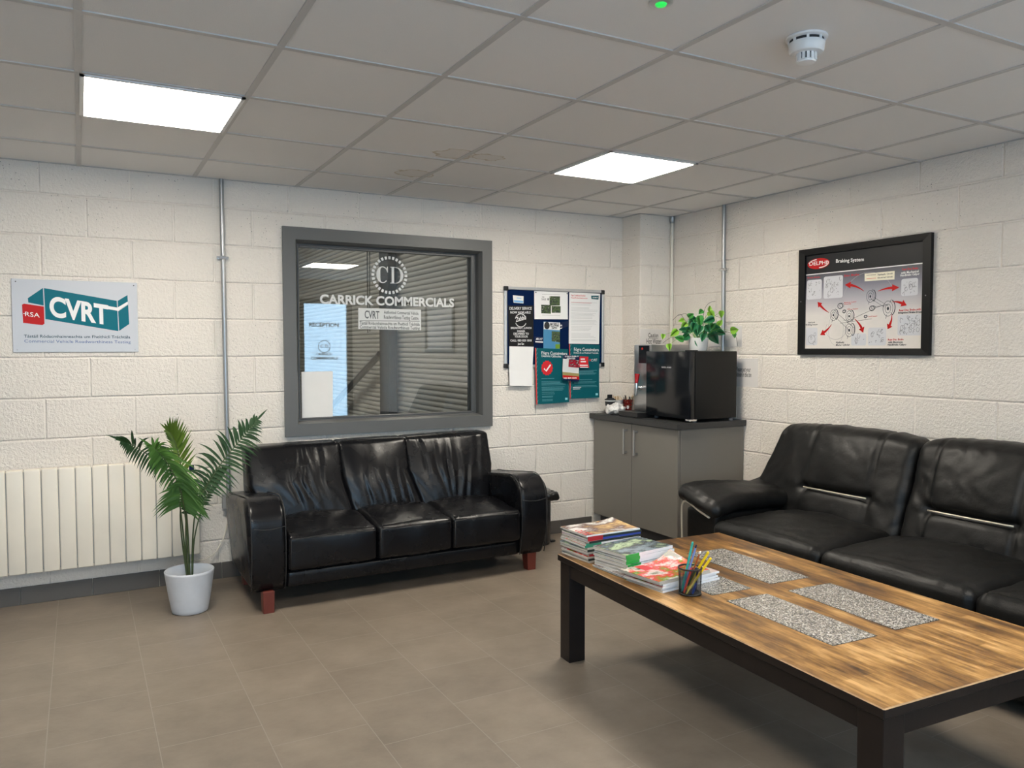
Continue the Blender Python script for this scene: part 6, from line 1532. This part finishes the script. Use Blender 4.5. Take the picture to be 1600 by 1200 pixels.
def frond(P, t0, L_, wd, m, n, sides=(1, 1), ang=(62, 38), droop=.25, seed=0, nrm=VN, gather=0.0, stem_r=.0048):
    rr = random.Random(seed); C = spline(P, 60); b = MB()
    b.tube(C, [stem_r*(1-.75*i/60) for i in range(61)], 7); 
    b2 = MB(); cnt = n
    for k in range(cnt):
        f = t0+(1-t0)*(k+.5)/cnt; i = min(59, int(f*60)); c = C[i].lerp(C[i+1], f*60-i); tg = (C[i+1]-C[i]).normalized()
        s_ = tg.cross(nrm).normalized(); q = (f-t0)/(1-t0)
        ln = L_*(.42+.62*sin(pi*(q*.72+.14)))*(1-.66*q*q)
        for sg, on in ((1, sides[0]), (-1, sides[1])):
            if not on: continue
            a = radians(ang[0]+(ang[1]-ang[0])*q+rr.uniform(-5, 5))
            d = tg*cos(a)+s_*sg*sin(a)+nrm*rr.uniform(-.12, .22)+Vector((0, 0, -gather))
            leaf_blade(b2, c, d, nrm+Vector((0, 0, .3)), ln*on*rr.uniform(.92, 1.08), wd*rr.uniform(.9, 1.1), droop*rr.uniform(.7, 1.3))
    leaf_blade(b2, C[-1], (C[-1]-C[-3]), nrm, L_*.4, wd*.8, .1)
    st = b.build('stem', gst, t, smooth=True); b2.build('leaflets', m, st, smooth=True)
x0, y0 = PX0, PY0
frond([(x0-.012, y0, .17), (x0-.030, y0-.01, .45), (x0-.060, y0-.03, .66), (-3.735, y0-.05, .82), (-3.830, y0-.07, .905), (-3.895, y0-.08, .945)], .50, .205, .0145, g1, 20, (1, .35), (85, 40), .45, 1, gather=.7)
frond([(x0+.0, y0-.01, .17), (x0-.012, y0-.03, .45), (x0-.045, y0-.08, .67), (-3.690, y0-.13, .82), (-3.735, y0-.15, .885), (-3.765, y0-.15, .915)], .42, .205, .0155, g2, 24, (1, .40), (80, 40), .5, 2, gather=.8)
frond([(x0+.004, y0+.02, .17), (x0-.002, y0+.03, .45), (x0-.016, y0+.04, .70), (-3.625, y0+.05, .87), (-3.650, y0+.04, .945), (-3.672, y0+.03, .975)], .42, .165, .014, g3, 26, (1, .42), (42, 18), .1, 3)
frond([(x0+.012, y0, .17), (x0+.020, y0-.005, .40), (-3.545, y0-.02, .545), (-3.495, y0-.03, .665), (-3.400, y0-.04, .810), (-3.300, y0-.05, .930), (-3.228, y0-.05, 1.015)], .48, .225, .0155, g1, 26, (.60, 1), (76, 32), .42, 4, gather=.12)
frond([(x0+.016, y0+.02, .17), (x0+.030, y0+.04, .36), (-3.515, y0+.07, .50), (-3.475, y0+.08, .60), (-3.425, y0+.09, .68), (-3.375, y0+.09, .735)], .50, .115, .015, g1, 17, (.35, 1), (60, 35), .2, 5)
frond([(x0-.006, y0+.01, .17), (x0-.014, y0+.0, .35), (x0-.012, y0-.0, .50), (x0+.0, y0-.02, .60), (x0+.012, y0-.04, .68)], .55, .13, .018, g1, 10, (1, .3), (85, 50), .25, 6)
frond([(x0-.010, y0+.0, .17), (x0-.032, y0+.01, .38), (x0-.040, y0+.0, .52), (x0-.035, y0-.05, .64), (x0-.030, y0-.11, .73)], .60, .17, .022, g2, 12, (1, .9), (80, 45), .5, 8, gather=.5)

# ---------------------------------------------------------------- leafy plant on the fridge
PC0 = Vector((-.285, -.850, 1.3860))
t = thing('potted_plant', 'heart-leaved trailing plant in a white pot on top of the black fridge', 'potted plant', tuple(PC0))
b = MB(); b.lathe([(.056, .0), (.060, .004), (.069, .088), (.071, .091), (.067, .091), (.062, .07)], tuple(PC0), 32); b.build('pot', M['potw'], t, smooth=True, sharp=60)
b = MB(); b.lathe([(.055, .066), (.01, .070)], tuple(PC0), 20); b.build('soil', M['soil'], t)
gl = mat('pothos_bright', (.22, .46, .045), .35, var=.3, vscale=20); gm = mat('pothos_green', (.055, .29, .055), .33, var=.4, vscale=20); gd = mat('pothos_dark', (.014, .135, .050), .33, var=.3, vscale=20)
for m_ in (gl, gm, gd): m_.node_tree.nodes['Principled BSDF'].inputs['Subsurface Weight'].default_value = 0.0
tw = mat('brown_twig', (.07, .045, .03), .7)
LV = [(620,320,42,2,200),(705,385,60,2,230),(545,500,66,2,215),(380,550,42,2,260),(440,710,50,2,280),(610,605,66,1,170),(710,570,70,0,200),(785,250,56,1,40),(835,310,85,0,230),(905,300,80,1,280),(870,470,66,0,270),(745,470,66,0,200),(910,440,66,0,250),(965,500,90,0,300),(885,650,80,0,285),(960,175,48,1,230),(1060,220,66,2,300),(1100,150,44,2,80),(1050,310,76,0,190),(1100,400,62,1,240),(1185,420,82,0,320),(1140,550,105,0,310),(1275,200,50,2,270),(1390,480,66,2,10),(1455,535,38,1,280),(1215,370,52,2,60),(820,400,70,0,250),(1010,430,60,0,300),(1240,500,60,0,340),(1080,330,60,1,200),(660,460,50,0,180),(940,560,60,0,260)]
rr = random.Random(21)
def heart(b, c, ang, s_, nrm):
    rt = Vector((.878, -.479, 0)); up = Vector((0, 0, 1)); d = rt*cos(ang)+up*sin(ang); e = d.cross(nrm).normalized(); d = nrm.cross(e).normalized()*1.0
    if d.dot(rt*cos(ang)+up*sin(ang)) < 0: d = -d
    prof = [(-.30, .0), (-.42, .22), (-.36, .40), (-.18, .52), (.08, .54), (.35, .44), (.62, .28), (.85, .11), (1.0, 0)]
    mid = [b.bm.verts.new(c+d*s_*(x if k else -.22)*1.0+nrm*s_*(-.10*(x+.2)**2)) for k, (x, y) in enumerate(prof)]
    for sg in (1, -1):
        ed = [b.bm.verts.new(c+d*s_*x+e*s_*y*sg+nrm*s_*(.10*abs(y)-.10*(x+.2)**2)) for x, y in prof]
        for k in range(len(prof)-1):
            f = [mid[k], mid[k+1], ed[k+1], ed[k]]
            if k == len(prof)-2: f = [mid[k], mid[k+1], ed[k]]
            b.bm.faces.new(f)
for u, v, s_, kind, ang in LV:
    dx = (u-900)*.000452; dz = (790-v)*.000452; dd = rr.uniform(-.07, .07)-.02*kind+.02
    if abs(u-900) < 160: dd = rr.uniform(-.095, -.05) if v > 560 else rr.uniform(-.08, .05)
    c = PC0+right*dx+Vector((0, 0, dz))+depth*dd
    if c.x > -.035: c.x = -.035-.01*rr.random()
    nrm = Vector((-.45+rr.uniform(-.35, .35), -.80+rr.uniform(-.3, .3), .25+rr.uniform(-.25, .35))).normalized()
    a = radians(ang); root = PC0+Vector((rr.uniform(-.02, .02), rr.uniform(-.02, .02), .070))
    b = MB(); bs = c-(right*cos(a)+Vector((0, 0, 1))*sin(a))*s_*.000452*.25
    mid_ = (root+bs)/2+Vector((0, 0, .045)); b.tube(spline([root, mid_, bs], 10), .0011, 5); st = b.build('stem', gm if kind < 2 else gl, t)
    b = MB(); heart(b, c, a, s_*.000452*1.65, nrm); b.build('leaf', (gd, gm, gl)[kind], st, smooth=True)
b = MB()
for P in ([(900, 600, 0), (700, 330, 0), (620, 225, 0), (540, 280, 0), (505, 318, 0)], [(900, 600, .02), (740, 240, .02), (650, 228, .02), (590, 250, .02)], [(960, 560, .03), (1000, 200, .03), (1040, 90, .03), (1100, 40, .03), (1175, 22, .03)], [(960, 560, .0), (1110, 268, 0), (1180, 262, 0), (1240, 278, 0)], [(800, 640, 0), (620, 590, 0), (520, 570, 0), (430, 610, 0), (355, 668, 0)], [(1000, 600, 0), (1300, 500, -.02), (1450, 560, -.03), (1475, 640, -.03), (1492, 720, -.03)]):
    pts = []
    for u, v, d_ in P:
        q = PC0+right*((u-900)*.000452)+Vector((0, 0, (790-v)*.000452))+depth*d_; q.x = min(q.x, -.03); pts.append(q)
    b.tube(spline(pts, 16), .0013, 5)
b.build('twigs', tw, t)
bpy.context.view_layer.update()
